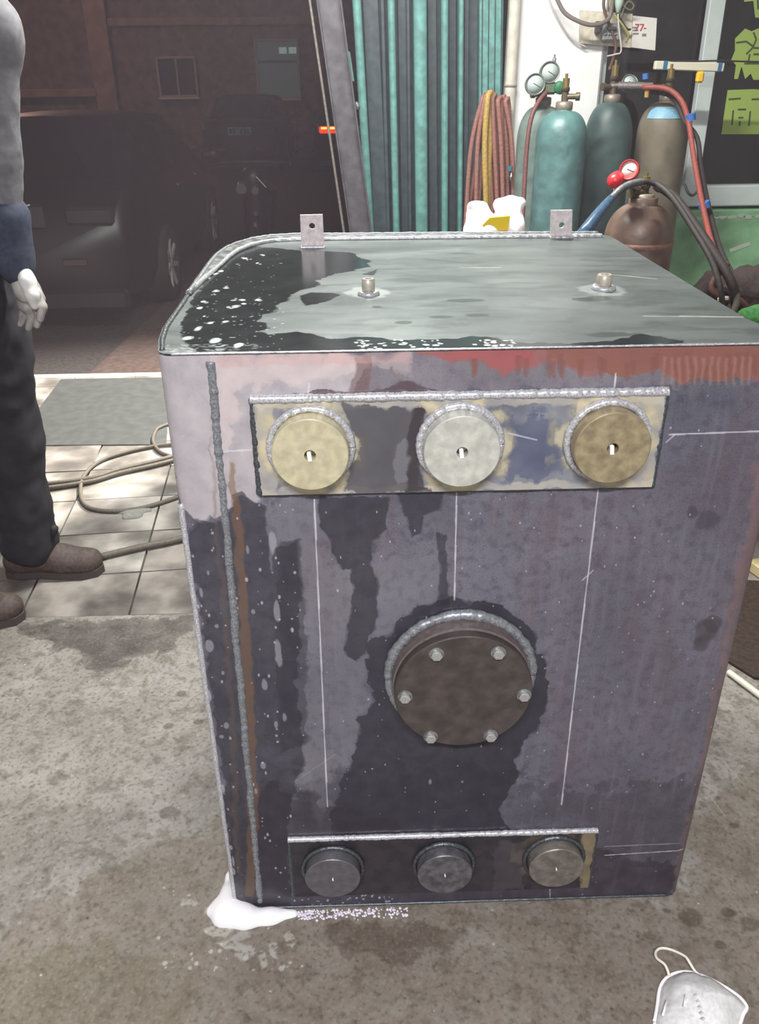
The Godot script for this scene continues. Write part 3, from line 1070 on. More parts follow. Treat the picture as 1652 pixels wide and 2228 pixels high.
func scooter(at: Vector3) -> void:
	var t := thing("scooter", "dark scooter parked beside the black car with small chrome lamps", "scooter", at)
	var st := mb()
	for z in [0.62, -0.62]:
		st = mb()
		var c := at + Vector3(0, 0.22, z)
		lathe(st, [Vector2(0.1, -0.03), Vector2(0.19, -0.045), Vector2(0.22, 0.0), Vector2(0.19, 0.045), Vector2(0.1, 0.03), Vector2(0.0, 0.03)], axis(c, Vector3.RIGHT), 20)
		obj("wheel", st, mats.tyre, t)
	st = mb()
	nets(st, [[at + Vector3(0, 0.28, -0.5), 0.1, at + Vector3(0, 0.55, -0.55), 0.13], [at + Vector3(0, 0.6, -0.6), 0.12, at + Vector3(0, 0.62, -0.1), 0.13], [at + Vector3(0, 0.28, -0.2), 0.1, at + Vector3(0, 0.26, 0.3), 0.1], [at + Vector3(0, 0.3, 0.36), 0.12, at + Vector3(0, 0.85, 0.44), 0.11], [at + Vector3(0, 0.3, 0.6), 0.07, at + Vector3(0, 0.45, 0.58), 0.06]], 0.035, 0.06)
	obj("body", st, mats.car, t)
	st = mb()
	tube(st, curve([at + Vector3(-0.33, 0.96, 0.3), at + Vector3(-0.12, 0.98, 0.4), at + Vector3(0.12, 0.98, 0.4), at + Vector3(0.33, 0.96, 0.3)], 0.04), 0.014, 8)
	obj("handlebar", st, mats.black, t)
	for q in [[-0.1, 0.78, 0.07], [0.03, 0.76, 0.05]]:
		st = mb()
		cyl(st, at + Vector3(q[0], q[1], 0.5), at + Vector3(q[0], q[1] - 0.02, 0.58), q[2] * 0.7, 14)
		obj("headlamp", st, mats.chrome, t)
	st = mb()
	bar(st, at + Vector3(0.04, 0.87, 0.55), at + Vector3(0.13, 0.77, 0.55), 0.012, 0.02)
	obj("trim_strip", st, mats.chrome, t)

# ---------------------------------------------------------------- the welded steel tank
func tank_front_material() -> StandardMaterial3D:
	var cv := Canvas.new()
	cv.setup(Vector2(-0.03, -0.005), Vector2(0.96, 1.18), 950.0, self)
	var w := cv.w
	var h := cv.h
	cv.base(noise_bytes(w, h, 0.004, 51, 5), rgb(92, 91, 103), rgb(124, 122, 132), 0.34, 0.44)
	cv.over(noise_bytes(w, h, 0.04, 52, 4), rgb(78, 72, 84), 0.4, 0.5, 0.85, 0.55)
	cv.over(noise_bytes(w, h, 0.012, 53, 4, Vector2(1, 0.25)), rgb(104, 88, 92), 0.42, 0.55, 0.85, 0.4)
	# mottled purple grey mill scale on the right
	cv.poly(fp_front([[1120, 1060], [1700, 960], [1900, 900], [1900, 2100], [1250, 2100], [1180, 1700], [1200, 1480]]), rgb(92, 80, 90), 0.45, 0.42, 0.04, 0.8)
	# lower part: darker tone
	cv.poly(fp_front([[400, 1720], [700, 1690], [1000, 1650], [1250, 1720], [1600, 1680], [1700, 2100], [380, 2100]]), rgb(66, 60, 68), 0.6, 0.35, 0.05, 0.5)
	cv.over(noise_bytes(w, h, 0.3, 54, 2), rgb(132, 130, 140), 0.4, 0.6, 0.95, 0.45)
	cv.over(noise_bytes(w, h, 0.25, 55, 2), rgb(66, 60, 70), 0.4, 0.6, 0.95, 0.5)
	cv.over(noise_bytes(w, h, 0.05, 56, 3, Vector2(1, 0.06)), rgb(126, 122, 130), 0.42, 0.55, 0.9, 0.3)
	# pale dry film with the hazy flare painted in, upper left
	cv.poly(fp_front([[300, 760], [640, 765], [790, 768], [800, 790], [780, 840], [740, 866], [560, 880], [572, 1070], [560, 1090], [530, 1075], [515, 1085], [500, 1110], [470, 1128], [455, 1118], [430, 1140], [405, 1110], [375, 1060]]), rgb(198, 188, 188), 0.85, 0.6, 0.008, 0.3)
	cv.poly(fp_front([[465, 775], [700, 772], [900, 772], [880, 800], [700, 815], [520, 860], [500, 980], [480, 1000], [462, 850]]), rgb(210, 190, 186), 0.6, 0.6, 0.02, 0.4)
	cv.poly(fp_front([[790, 765], [1000, 760], [1450, 790], [1470, 845], [1000, 850], [800, 850]]), rgb(150, 138, 140), 0.5, 0.5, 0.015, 0.5)
	# grey runs under the upper pad
	cv.poly(fp_front([[590, 1085], [690, 1085], [705, 1400], [720, 1750], [690, 1800], [650, 1700], [655, 1400], [600, 1200]]), rgb(124, 120, 124), 0.5, 0.45, 0.02, 0.6)
	cv.poly(fp_front([[700, 1240], [960, 1200], [960, 1290], [880, 1330], [800, 1400], [790, 1560], [730, 1700], [712, 1500]]), rgb(122, 117, 122), 0.5, 0.45, 0.015, 0.5)
	# soapy water: dark wet areas with clear outlines
	var wet := rgb(48, 46, 54)
	var wr := 0.2
	cv.poly(fp_front([[690, 1080], [845, 1080], [840, 1150], [806, 1176], [815, 1250], [822, 1340], [795, 1420], [770, 1438], [750, 1425], [748, 1380], [768, 1300], [762, 1240], [738, 1238], [716, 1180], [696, 1140]]), wet, 0.78, wr, 0.007, 0.25)
	cv.poly(fp_front([[858, 1075], [968, 1068], [950, 1108], [922, 1120], [917, 1165], [893, 1170], [880, 1120]]), wet, 0.75, wr, 0.006, 0.25)
	cv.poly(fp_front([[950, 1160], [972, 1160], [972, 1240], [976, 1335], [948, 1335], [956, 1240]]), wet, 0.7, wr, 0.005, 0.25)
	cv.poly(fp_front([[800, 1400], [850, 1370], [905, 1320], [990, 1300], [1080, 1312], [1150, 1362], [1180, 1430], [1195, 1480], [1178, 1570], [1152, 1600], [1120, 1650], [1126, 1700], [1085, 1760], [1110, 1815], [900, 1840], [720, 1840], [722, 1760], [745, 1690], [772, 1640], [778, 1565], [802, 1548], [806, 1500], [796, 1460]]), wet, 0.85, wr, 0.009, 0.2)
	cv.poly(fp_front([[505, 1080], [530, 1068], [575, 1105], [585, 1190], [590, 1260], [600, 1190], [640, 1180], [655, 1300], [645, 1480], [660, 1650], [640, 1720], [625, 1830], [640, 2010], [512, 2010], [486, 1700], [442, 1400], [408, 1150], [430, 1130], [470, 1135], [500, 1120]]), wet, 0.72, wr, 0.008, 0.35)
	cv.poly(fp_front([[605, 1180], [650, 1175], [668, 1400], [665, 1620], [610, 1640], [602, 1400]]), wet, 0.55, wr, 0.008, 0.4)
	cv.poly(fp_front([[560, 1700], [1000, 1840], [1300, 1850], [1480, 1880], [1480, 2010], [520, 2010]]), rgb(52, 46, 54), 0.6, 0.25, 0.03, 0.4)
	# wet runs above the upper pad
	cv.poly(fp_front([[768, 772], [812, 772], [806, 830], [800, 856], [752, 858], [772, 820]]), rgb(118, 92, 92), 0.75, 0.4, 0.006, 0.3)
	cv.poly(fp_front([[640, 858], [700, 848], [760, 852], [850, 846], [872, 826], [900, 828], [960, 852], [900, 862], [640, 868]]), rgb(84, 68, 72), 0.85, 0.3, 0.005, 0.2)
	cv.poly(fp_front([[470, 766], [900, 764], [900, 786], [700, 792], [475, 796]]), rgb(196, 158, 154), 0.55, 0.55, 0.006, 0.4)
	# red primer band along the top edge with drips
	var red := rgb(158, 92, 86)
	cv.poly(fp_front([[880, 760], [1800, 735], [1800, 830], [1652, 832], [1600, 822], [1560, 828], [1530, 820], [1482, 836], [1440, 806], [1400, 816], [1362, 826], [1320, 812], [1282, 818], [1240, 800], [1200, 794], [1172, 788], [1140, 804], [1100, 814], [1078, 800], [1040, 796], [1000, 790], [958, 780]]), red, 0.8, 0.5, 0.008, 0.3)
	cv.poly(fp_front([[1150, 752], [1800, 735], [1800, 815], [1652, 822], [1540, 826], [1490, 832], [1440, 802], [1360, 826], [1300, 808], [1240, 796]]), rgb(132, 88, 72), 0.6, 0.5, 0.008, 0.4)
	cv.poly(fp_front([[930, 762], [1160, 757], [1150, 790], [1110, 805], [1040, 786], [960, 776]]), rgb(176, 84, 88), 0.55, 0.45, 0.008, 0.3)
	var rng := RandomNumberGenerator.new()
	rng.seed = 9
	for i in 26:
		var x := rng.randf_range(1000, 1650)
		var y := 792.0 + rng.randf_range(-6, 26)
		var l := rng.randf_range(12, 34)
		cv.poly(fp_front([[x - 7, y - 22], [x + 7, y - 22], [x + 5, y + l * 0.6], [x, y + l], [x - 5, y + l * 0.6]]), rgb(128, 84, 76), 0.7, 0.5, 0.002, 0.3)
	for i in 12:
		var x := 1440.0 + i * 17.0
		cv.poly(fp_front([[x, 775], [x + 8, 775], [x + 5, 835], [x - 1, 840]]), rgb(176, 138, 124), 0.45, 0.55, 0.003, 0.4)
	# brown heat lines beside the corner seam
	cv.poly(fp_front([[496, 1000], [508, 1000], [528, 1160], [545, 1400], [562, 1750], [552, 1950], [535, 1950], [540, 1700], [522, 1380], [508, 1160]]), rgb(124, 92, 70), 0.7, 0.5, 0.005, 0.4)
	cv.poly(fp_front([[455, 900], [470, 1100], [492, 1300], [512, 1600], [520, 1900], [510, 1900], [500, 1600], [480, 1300], [462, 1100]]), rgb(110, 88, 76), 0.45, 0.5, 0.006, 0.5)
	# rusty strip along the right bend with its warm reflection painted in
	cv.poly(fp_front([[1690, 1000], [1646, 1218], [1600, 1400], [1544, 1655], [1475, 1940], [1462, 1940], [1505, 1740], [1560, 1460], [1620, 1160], [1640, 1000]]), rgb(140, 104, 98), 0.55, 0.45, 0.012, 0.5)
	for q in [[1540, 1130, 18], [1530, 1375, 22], [1550, 1355, 16], [1525, 1400, 18], [1505, 1115, 10]]:
		var p := at_z(q[0], q[1], 0.0)
		cv.spot(Vector2(p.x, H - p.y), Vector2(q[2], q[2] * 1.2) * 0.001, rgb(66, 60, 64), 0.45, 0.35)
	# chalk lines
	var chalk := rgb(206, 202, 208)
	for q in [[683, 1085, 712, 1755, 0.8], [993, 1062, 988, 1305, 0.9], [1301, 1060, 1262, 1390, 0.8], [1262, 1390, 1221, 1750, 0.9], [1455, 945, 1700, 936, 0.9], [1315, 1860, 1490, 1849, 0.8], [1315, 1841, 1480, 1834, 0.35], [483, 982, 546, 978, 0.7], [672, 832, 669, 862, 0.6], [1339, 812, 1336, 842, 0.9], [1448, 962, 1466, 946, 0.7], [1266, 1262, 1290, 1240, 0.5], [1196, 1925, 1196, 1955, 0.5], [640, 1700, 730, 1640, 0.12]]:
		var a := at_z(q[0], q[1], 0.0)
		var b := at_z(q[2], q[3], 0.0)
		cv.line(Vector2(a.x, H - a.y), Vector2(b.x, H - b.y), 0.0021, chalk, q[4] * 0.8, 0.6, 0.6)
	# dried soap splashes
	for q in [[455, 1405, 8, 14], [492, 1578, 6, 9], [481, 1602, 6, 6], [437, 1290, 4, 12], [452, 1245, 3, 7], [538, 1195, 3, 10], [484, 1463, 4, 6], [550, 1330, 4, 6], [471, 1362, 4, 5], [572, 1664, 6, 10], [556, 1720, 3, 8], [600, 1575, 4, 10], [618, 1560, 5, 14], [575, 1490, 6, 16], [605, 1420, 8, 40], [602, 1330, 6, 26], [592, 1180, 7, 30], [1005, 1700, 3, 4], [935, 1700, 4, 10]]:
		var p := at_z(q[0], q[1], 0.0)
		cv.spot(Vector2(p.x, H - p.y), Vector2(q[2] * 0.0009, q[3] * 0.0009), rgb(166, 164, 168), 0.6, 0.5)
	rng.seed = 14
	for i in 420:
		var px := rng.randf_range(380, 660) if i < 120 else rng.randf_range(560, 1560)
		var py := rng.randf_range(1090, 1960) if i < 120 else rng.randf_range(860, 1960)
		var p := at_z(px, py, 0.0)
		var r := rng.randf_range(0.0008, 0.0026 if i < 120 else 0.0016)
		cv.spot(Vector2(p.x, H - p.y), Vector2(r, r * rng.randf_range(1.0, 2.0)), rgb(186, 184, 190), 0.75, 0.5)
	# foam drops creeping up at the foot
	for i in 90:
		var p := at_z(rng.randf_range(640, 860), rng.randf_range(1935, 1985), 0.0)
		cv.spot(Vector2(p.x, H - p.y), Vector2.ONE * rng.randf_range(0.0012, 0.003), rgb(196, 190, 204), 0.7, 0.3)
	# dried white splashes caught on the bent left corner
	for i in 46:
		var f := pow(rng.randf(), 0.8)
		var sx := rng.randf_range(-0.026, 0.012)
		cv.spot(Vector2(sx, lerpf(0.24, 1.13, f)), Vector2(rng.randf_range(0.002, 0.005), rng.randf_range(0.005, 0.022)), rgb(178, 176, 184), 0.7, 0.45)
	var m := flat(Color.WHITE, 0.4)
	cv.finish(m)
	m.metallic = 0.25
	m.metallic_specular = 0.5
	return m

func tank_top_material() -> StandardMaterial3D:
	var cv := Canvas.new()
	cv.setup(Vector2(-0.05, -0.02), Vector2(1.0, 1.02), 900.0, self)
	var w := cv.w
	var h := cv.h
	cv.base(noise_bytes(w, h, 0.006, 61, 5, Vector2(0.5, 1)), rgb(84, 89, 89), rgb(106, 110, 109), 0.34, 0.44)
	cv.over(noise_bytes(w, h, 0.02, 62, 4, Vector2(0.4, 1)), rgb(68, 72, 74), 0.35, 0.55, 0.85, 0.5)
	cv.over(noise_bytes(w, h, 0.1, 63, 3), rgb(124, 128, 126), 0.45, 0.62, 0.95, 0.35)
	var wet := rgb(40, 43, 45)
	cv.poly(fp_top([[470, 555], [545, 535], [650, 545], [760, 549], [800, 566], [804, 580], [768, 590], [720, 598], [692, 612], [688, 624], [650, 634], [628, 642], [612, 662], [590, 676], [566, 692], [562, 700], [588, 706], [582, 714], [556, 722], [585, 728], [640, 722], [700, 730], [726, 738], [800, 733], [900, 740], [1000, 737], [1034, 729], [1062, 733], [1090, 742], [1200, 748], [1300, 745], [1390, 728], [1440, 730], [1490, 745], [1300, 758], [900, 764], [560, 768], [430, 764], [390, 740], [400, 690], [440, 620]]), wet, 0.85, 0.12, 0.008, 0.15)
	cv.poly(fp_top([[652, 645], [680, 636], [720, 638], [742, 642], [716, 654], [690, 662], [662, 666]]), wet, 0.85, 0.12, 0.005, 0.15)
	cv.poly(fp_top([[790, 597], [822, 586], [812, 600]]), wet, 0.6, 0.15, 0.004, 0.2)
	cv.poly(fp_top([[800, 555], [1000, 540], [1000, 548], [900, 556], [850, 566]]), rgb(120, 126, 123), 0.5, 0.4, 0.01, 0.4)
	for q in [[1010, 654, 30, 5], [880, 702, 14, 4], [1040, 686, 18, 4], [1300, 650, 30, 7], [1270, 652, 20, 5], [820, 668, 8, 3], [960, 690, 20, 3], [1330, 728, 40, 5]]:
		var p := at_y(q[0], q[1], H)
		cv.spot(Vector2(p.x, -p.z), Vector2(q[2] * 0.0011, q[3] * 0.003), rgb(60, 63, 65), 0.6, 0.3)
	# scum and foam flecks
	var rng := RandomNumberGenerator.new()
	rng.seed = 33
	var scum := rgb(206, 212, 210)
	for i in 60:
		var p := at_y(rng.randf_range(360, 560), 772.0 - rng.randf_range(2, 24), H)
		cv.spot(Vector2(p.x, -p.z), Vector2(rng.randf_range(0.002, 0.008), rng.randf_range(0.002, 0.004)), scum, 0.4, 0.4)
	for i in 80:
		var p := at_y(rng.randf_range(770, 960) if i < 55 else rng.randf_range(1030, 1120), 752.0 + rng.randf_range(-12, 10), H)
		cv.spot(Vector2(p.x, -p.z), Vector2(rng.randf_range(0.002, 0.006), rng.randf_range(0.002, 0.005)), scum, 0.8, 0.4)
	for q in [[445, 658, 9], [430, 670, 9], [440, 687, 5], [528, 561, 12], [516, 576, 5], [562, 573, 8], [470, 633, 9], [490, 625, 10], [500, 670, 9], [525, 652, 9], [530, 660, 7], [560, 652, 10], [508, 690, 6], [455, 702, 8], [490, 700, 8], [480, 590, 12], [468, 596, 10], [455, 605, 8], [572, 556, 9], [508, 652, 7], [465, 640, 6], [540, 566, 6], [512, 668, 12], [430, 715, 14], [470, 740, 16], [520, 750, 16], [410, 735, 12]]:
		for k in 3:
			var p := at_y(q[0] + rng.randf_range(-5, 5), q[1] + rng.randf_range(-2, 2), H)
			cv.spot(Vector2(p.x, -p.z), Vector2(q[2] * 0.0005, q[2] * 0.0008), scum, 0.6, 0.4)
	for i in 150:
		var p := at_y(rng.randf_range(390, 620), rng.randf_range(550, 760), H)
		cv.spot(Vector2(p.x, -p.z), Vector2.ONE * rng.randf_range(0.001, 0.0032), scum, 0.5, 0.4)
	# rusty line along the front edge and scratches
	for q in [[700, 767, 1652, 747, 0.4], [1325, 597, 1430, 607, 0.5], [1480, 688, 1620, 690, 0.5], [1400, 688, 1600, 690, 0.3], [1000, 583, 1090, 582, 0.3]]:
		var a := at_y(q[0], q[1], H)
		var b := at_y(q[2], q[3], H)
		cv.line(Vector2(a.x, -a.z), Vector2(b.x, -b.z), 0.004, rgb(188, 180, 168), q[4], 0.45, 0.8)
	for q in [[798, 638], [1312, 630]]:
		var p := at_y(q[0], q[1], H)
		cv.spot(Vector2(p.x, -p.z), Vector2(0.045, 0.05), rgb(168, 170, 166), 0.5, 0.45)
	var m := flat(Color.WHITE, 0.4)
	cv.finish(m)
	m.metallic = 0.3
	return m

# pad plate: heat tint around the bosses and the edges
func pad_material(x0: float, y0: float, wd: float, ht: float, bosses: Array, upper: bool) -> StandardMaterial3D:
	var cv := Canvas.new()
	cv.setup(Vector2(x0, y0), Vector2(wd, ht), 1100.0, self)
	var straw := rgb(186, 172, 134) if upper else rgb(120, 108, 84)
	if upper:
		cv.base(noise_bytes(cv.w, cv.h, 0.01, 71, 4), rgb(104, 107, 122), rgb(142, 143, 150), 0.3, 0.42)
		cv.poly(PackedVector2Array([Vector2(x0 + 0.36, y0 + 0.035), Vector2(x0 + 0.45, y0 + 0.03), Vector2(x0 + 0.46, y0 + 0.13), Vector2(x0 + 0.36, y0 + 0.135)]), rgb(72, 78, 110), 0.55, 0.3, 0.02, 0.4)
		var e := 0.018
		for q in [[0, 0, wd, e * 0.8], [0, ht - e * 0.7, wd, ht], [0, 0, e * 1.6, ht], [wd - e * 2.4, 0, wd, ht]]:
			cv.poly(PackedVector2Array([Vector2(x0 + q[0], y0 + q[1]), Vector2(x0 + q[2], y0 + q[1]), Vector2(x0 + q[2], y0 + q[3]), Vector2(x0 + q[0], y0 + q[3])]), rgb(204, 194, 176), 0.75, 0.45, 0.007, 0.45)
		for b in bosses:
			cv.spot(b, Vector2(0.088, 0.084), straw, 0.55, 0.45)
			cv.spot(b, Vector2(0.076, 0.074), rgb(214, 202, 172), 0.65, 0.45)
		# wet run between the first two bosses
		for pl in [[[745, 868], [830, 880], [900, 885], [925, 885], [910, 930], [905, 980], [915, 1050], [945, 1066], [745, 1066], [772, 1000], [775, 940]]]:
			cv.poly(fp_front(pl), rgb(86, 82, 86), 0.85, 0.2, 0.008, 0.2)
		cv.poly(fp_front([[895, 885], [926, 885], [918, 940], [912, 1000], [925, 1060], [880, 1066], [890, 1010], [888, 950]]), rgb(60, 54, 58), 0.8, 0.18, 0.005, 0.2)
		cv.poly(fp_front([[862, 960], [885, 950], [885, 1040], [866, 1050], [850, 1000]]), rgb(140, 138, 144), 0.6, 0.4, 0.006, 0.3)
		var a := at_z(1106, 942, 0.008)
		var b2 := at_z(1168, 957, 0.008)
		cv.line(Vector2(a.x, H - a.y), Vector2(b2.x, H - b2.y), 0.002, rgb(190, 194, 204), 0.7, 0.4)
	else:
		cv.base(noise_bytes(cv.w, cv.h, 0.02, 72, 4), rgb(52, 48, 54), rgb(70, 64, 68), 0.22, 0.34)
		cv.spot(bosses[2], Vector2(0.085, 0.08), straw, 0.55, 0.45)
		cv.poly(PackedVector2Array([Vector2(x0 + wd - 0.03, y0), Vector2(x0 + wd, y0), Vector2(x0 + wd, y0 + ht), Vector2(x0 + wd - 0.018, y0 + ht)]), rgb(158, 142, 110), 0.85, 0.5, 0.006, 0.3)
		cv.poly(PackedVector2Array([Vector2(x0 + 0.40, y0 + 0.02), Vector2(x0 + 0.46, y0 + 0.02), Vector2(x0 + 0.46, y0 + ht), Vector2(x0 + 0.40, y0 + ht)]), rgb(98, 92, 96), 0.5, 0.4, 0.01, 0.4)
	var m := flat(Color.WHITE, 0.4)
	cv.finish(m)
	m.metallic = 0.35
	return m

func build_tank() -> void:
	var t := thing("steel_tank", "large welded dark steel tank with bolted round hatch and two nozzle pads", "tank", Vector3(0.44, 0, -0.48))
	var front := tank_front_material()
	var top := tank_top_material()
	var y0 := 0.004
	var left := [Vector2(0.066, 0.0), Vector2(0.02, 0.0), Vector2(0.009, -0.003), Vector2(0.002, -0.009), Vector2(-0.002, -0.02), Vector2(-0.012, -0.07), Vector2(-0.02, -0.14), Vector2(-0.024, -0.37), Vector2(-0.028, -0.62), Vector2(-0.027, -0.72), Vector2(-0.018, -0.80), Vector2(0.0, -0.865), Vector2(0.028, -0.92), Vector2(0.066, -0.955), Vector2(0.13, -0.968), Vector2(0.5, -0.952), Vector2(0.86, -0.925), Vector2(0.882, -0.91), Vector2(0.885, -0.88), Vector2(0.884, -0.14)]
	var right := [Vector2(0.884, -0.14), Vector2(0.889, -0.11), Vector2(0.901, -0.08), Vector2(0.912, -0.055), Vector2(0.917, -0.03), Vector2(0.914, -0.012), Vector2(0.905, -0.003), Vector2(0.893, 0.0), Vector2(0.066, 0.0)]
	var outline := PackedVector2Array()
	for k in 2:
		var ln: Array = [left, right][k]
		var st := mb()
		st.set_smooth_group(0)
		for i in ln.size() - 1:
			var a: Vector2 = ln[i]
			var b: Vector2 = ln[i + 1]
			outline.append(a)
			var rows := 6
			for r in rows:
				var ya := lerpf(y0, H - 0.002, float(r) / rows)
				var yb := lerpf(y0, H - 0.002, float(r + 1) / rows)
				var p := [Vector3(a.x, ya, a.y), Vector3(b.x, ya, b.y), Vector3(b.x, yb, b.y), Vector3(a.x, yb, a.y)]
				var uv := []
				for q in p:
					var ux: float = q.x if q.z > -0.15 or k == 1 else q.x - q.z * 0.5
					uv.append(Vector2((ux + 0.03) / 0.96, (H - q.y + 0.005) / 1.18))
				uvquad(st, p, uv, false)
		obj("side_shell" if k == 0 else "front_plate", st, front, t)
	# top and bottom plates
	for k in 2:
		var st := mb()
		var idx := Geometry2D.triangulate_polygon(outline)
		st.set_smooth_group(-1)
		var y := H if k == 0 else y0
		for i in idx:
			var q := outline[i]
			st.set_uv(Vector2((q.x + 0.05) / 1.0, (-q.y + 0.02) / 1.02))
			st.add_vertex(Vector3(q.x, y, q.y))
		for i in outline.size():
			var a := outline[i]
			var b := outline[(i + 1) % outline.size()]
			uvquad(st, [Vector3(a.x, y, a.y), Vector3(a.x, y - 0.003, a.y), Vector3(b.x, y - 0.003, b.y), Vector3(b.x, y, b.y)], [Vector2(0.5, 0.02), Vector2(0.5, 0.02), Vector2(0.52, 0.02), Vector2(0.52, 0.02)])
		obj("top_plate" if k == 0 else "bottom_plate", st, top, t)
	# raised rim strip and weld beads round the top
	var st := mb()
	var rim_o := []
	var rim_i := []
	for q in [Vector2(-0.022, -0.36), Vector2(-0.024, -0.5), Vector2(-0.026, -0.62), Vector2(-0.025, -0.72), Vector2(-0.016, -0.80), Vector2(0.002, -0.862), Vector2(0.03, -0.915), Vector2(0.068, -0.95), Vector2(0.13, -0.963), Vector2(0.5, -0.947), Vector2(0.86, -0.921)]:
		rim_o.append(q)
	for q in [Vector2(-0.019, -0.36), Vector2(-0.008, -0.5), Vector2(0.003, -0.62), Vector2(0.008, -0.70), Vector2(0.018, -0.77), Vector2(0.035, -0.82), Vector2(0.06, -0.865), Vector2(0.09, -0.89), Vector2(0.14, -0.90), Vector2(0.5, -0.895), Vector2(0.86, -0.885)]:
		rim_i.append(q)
	var rp := PackedVector2Array(rim_o)
	for i in range(rim_i.size() - 1, -1, -1):
		rp.append(rim_i[i])
	slab(st, rp, H - 0.001, H + 0.006)
	obj("top_rim", st, noisy(rgb(68, 69, 71), rgb(136, 138, 136), 0.03, 81, 0.4, 0.2, 0.2), t)
	st = mb()
	var path := []
	for q in rim_i:
		path.append(Vector3(q.x, H + 0.003, q.y))
	bead(st, path, 0.0055, 1, 0.006)
	obj("rim_weld", st, mats.weld, t)
	st = mb()
	path = []
	for q in rim_o:
		path.append(Vector3(q.x * 0.99 + 0.006, H + 0.005, q.y + 0.008))
	bead(st, path, 0.0045, 2, 0.006)
	obj("rim_weld", st, mats.weld_mid, t)
	st = mb()
	path = []
	for q in left.slice(4, 9):
		path.append(Vector3(q.x + 0.006, H, q.y))
	bead(st, path, 0.004, 3, 0.006)
	obj("edge_weld", st, mats.weld_dark, t)
	st = mb()
	bead(st, [Vector3(0.02, H - 0.0005, -0.001), Vector3(0.893, H - 0.0005, -0.001)], 0.0016, 4, 0.005)
	obj("edge_weld", st, mats.weld, t)
	# vertical corner seam on the front, rough bead
	st = mb()
	path = []
	var jit := RandomNumberGenerator.new()
	jit.seed = 3
	for i in 25:
		var f := i / 24.0
		path.append(Vector3(lerpf(0.0735, 0.056, f) + jit.randf_range(-0.001, 0.001), lerpf(H - 0.012, 0.02, f), -0.0036))
	bead(st, path, 0.0076, 5, 0.007)
	obj("seam_weld", st, mats.weld_mid, t)
	# weld bead on the left corner, its white glint painted in
	st = mb()
	path = []
	for i in 20:
		path.append(Vector3(0.0045 + jit.randf_range(-0.0006, 0.0006), lerpf(0.93, 0.006, i / 19.0), -0.0065))
	bead(st, path, 0.0055, 6, 0.009)
	obj("corner_weld_glint", st, mats.weld, t)
	st = mb()
	bead(st, [Vector3(0.05, 0.006, 0.001), Vector3(0.46, 0.006, 0.001), Vector3(0.89, 0.006, 0.001)], 0.003, 7, 0.008)
	obj("foot_weld", st, mats.weld_dark, t)
	# lifting lugs
	lug(t, [[653, 468], [702, 467], [706, 541], [656, 541]], -0.80, [679, 492])
	lug(t, [[1200, 458], [1246, 457], [1244, 521], [1198, 521]], -0.878, [1223, 490])
	# threaded studs welded on the lid
	for q in [[802, 641, 0.0115, 0.028], [1313, 629, 0.0135, 0.026]]:
		var p := at_y(q[0], q[1], H)
		st = mb()
		lathe(st, [Vector2(0.0, 0.0), Vector2(q[2], 0.0), Vector2(q[2], q[3] - 0.002), Vector2(q[2] - 0.002, q[3]), Vector2(q[2] - 0.002, q[3]), Vector2(q[2] * 0.55, q[3]), Vector2(q[2] * 0.55, q[3]), Vector2(q[2] * 0.5, q[3] - 0.015), Vector2(0, q[3] - 0.015)], Transform3D(Basis.IDENTITY, p), 20)
		var s := obj("stud", st, noisy(rgb(192, 182, 168), rgb(164, 156, 146), 0.06, 83, 0.4, 0.3, 0.1), t)
		st = mb()
		bead(st, ring_pts(p + Vector3(0, 0.002, 0), q[2] + 0.003, Vector3.UP, 24), 0.0055, 9, 0.006)
		obj("stud_weld", st, mats.weld, s)
	# nozzle pads with three bosses each
	var xs := [0.208, 0.426, 0.643]
	nozzle_pad(t, 0.128, 0.722, 0.948, 1.099, xs, [1.026, 1.026, 1.027], 0.0555, 0.041, true)
	nozzle_pad(t, 0.127, 0.722, 0.045, 0.205, xs, [0.130, 0.131, 0.139], 0.0535, 0.036, false)
	hatch(t)

func lug(t: Node3D, q: Array, z: float, hole: Array) -> void:
	var p := []
	for a in q:
		p.append(at_z(a[0], a[1], z))
	var hc := at_z(hole[0], hole[1], z)
	var yb := H + 0.0
	var poly := PackedVector2Array([Vector2(p[3].x, yb), Vector2(p[2].x, yb), Vector2(p[1].x, p[1].y), Vector2(p[0].x, p[0].y)])
	# plate with a round hole: two halves around the hole
	var st := mb()
	var circ := PackedVector2Array()
	for i in 20:
		var a := TAU * i / 20
		circ.append(Vector2(hc.x + cos(a) * 0.0068, hc.y + sin(a) * 0.0068))
	var lf := PackedVector2Array([poly[0], Vector2(hc.x, yb), Vector2(hc.x, poly[3].y), poly[3]])
	var rt := PackedVector2Array([Vector2(hc.x, yb), poly[1], poly[2], Vector2(hc.x, poly[2].y)])
	for half in [lf, rt]:
		for r in Geometry2D.clip_polygons(half, circ):
			prism(st, r, z - 0.009, z)
	var l := obj("lifting_lug", st, noisy(rgb(216, 202, 202), rgb(190, 178, 180), 0.05, 84, 0.5, 0.1, 0.2), t)
	st = mb()
	bead(st, [Vector3(p[3].x - 0.002, H + 0.002, z + 0.002), Vector3(p[2].x + 0.002, H + 0.002, z + 0.002)], 0.0045, 12, 0.005)
	obj("lug_weld", st, mats.weld, l)

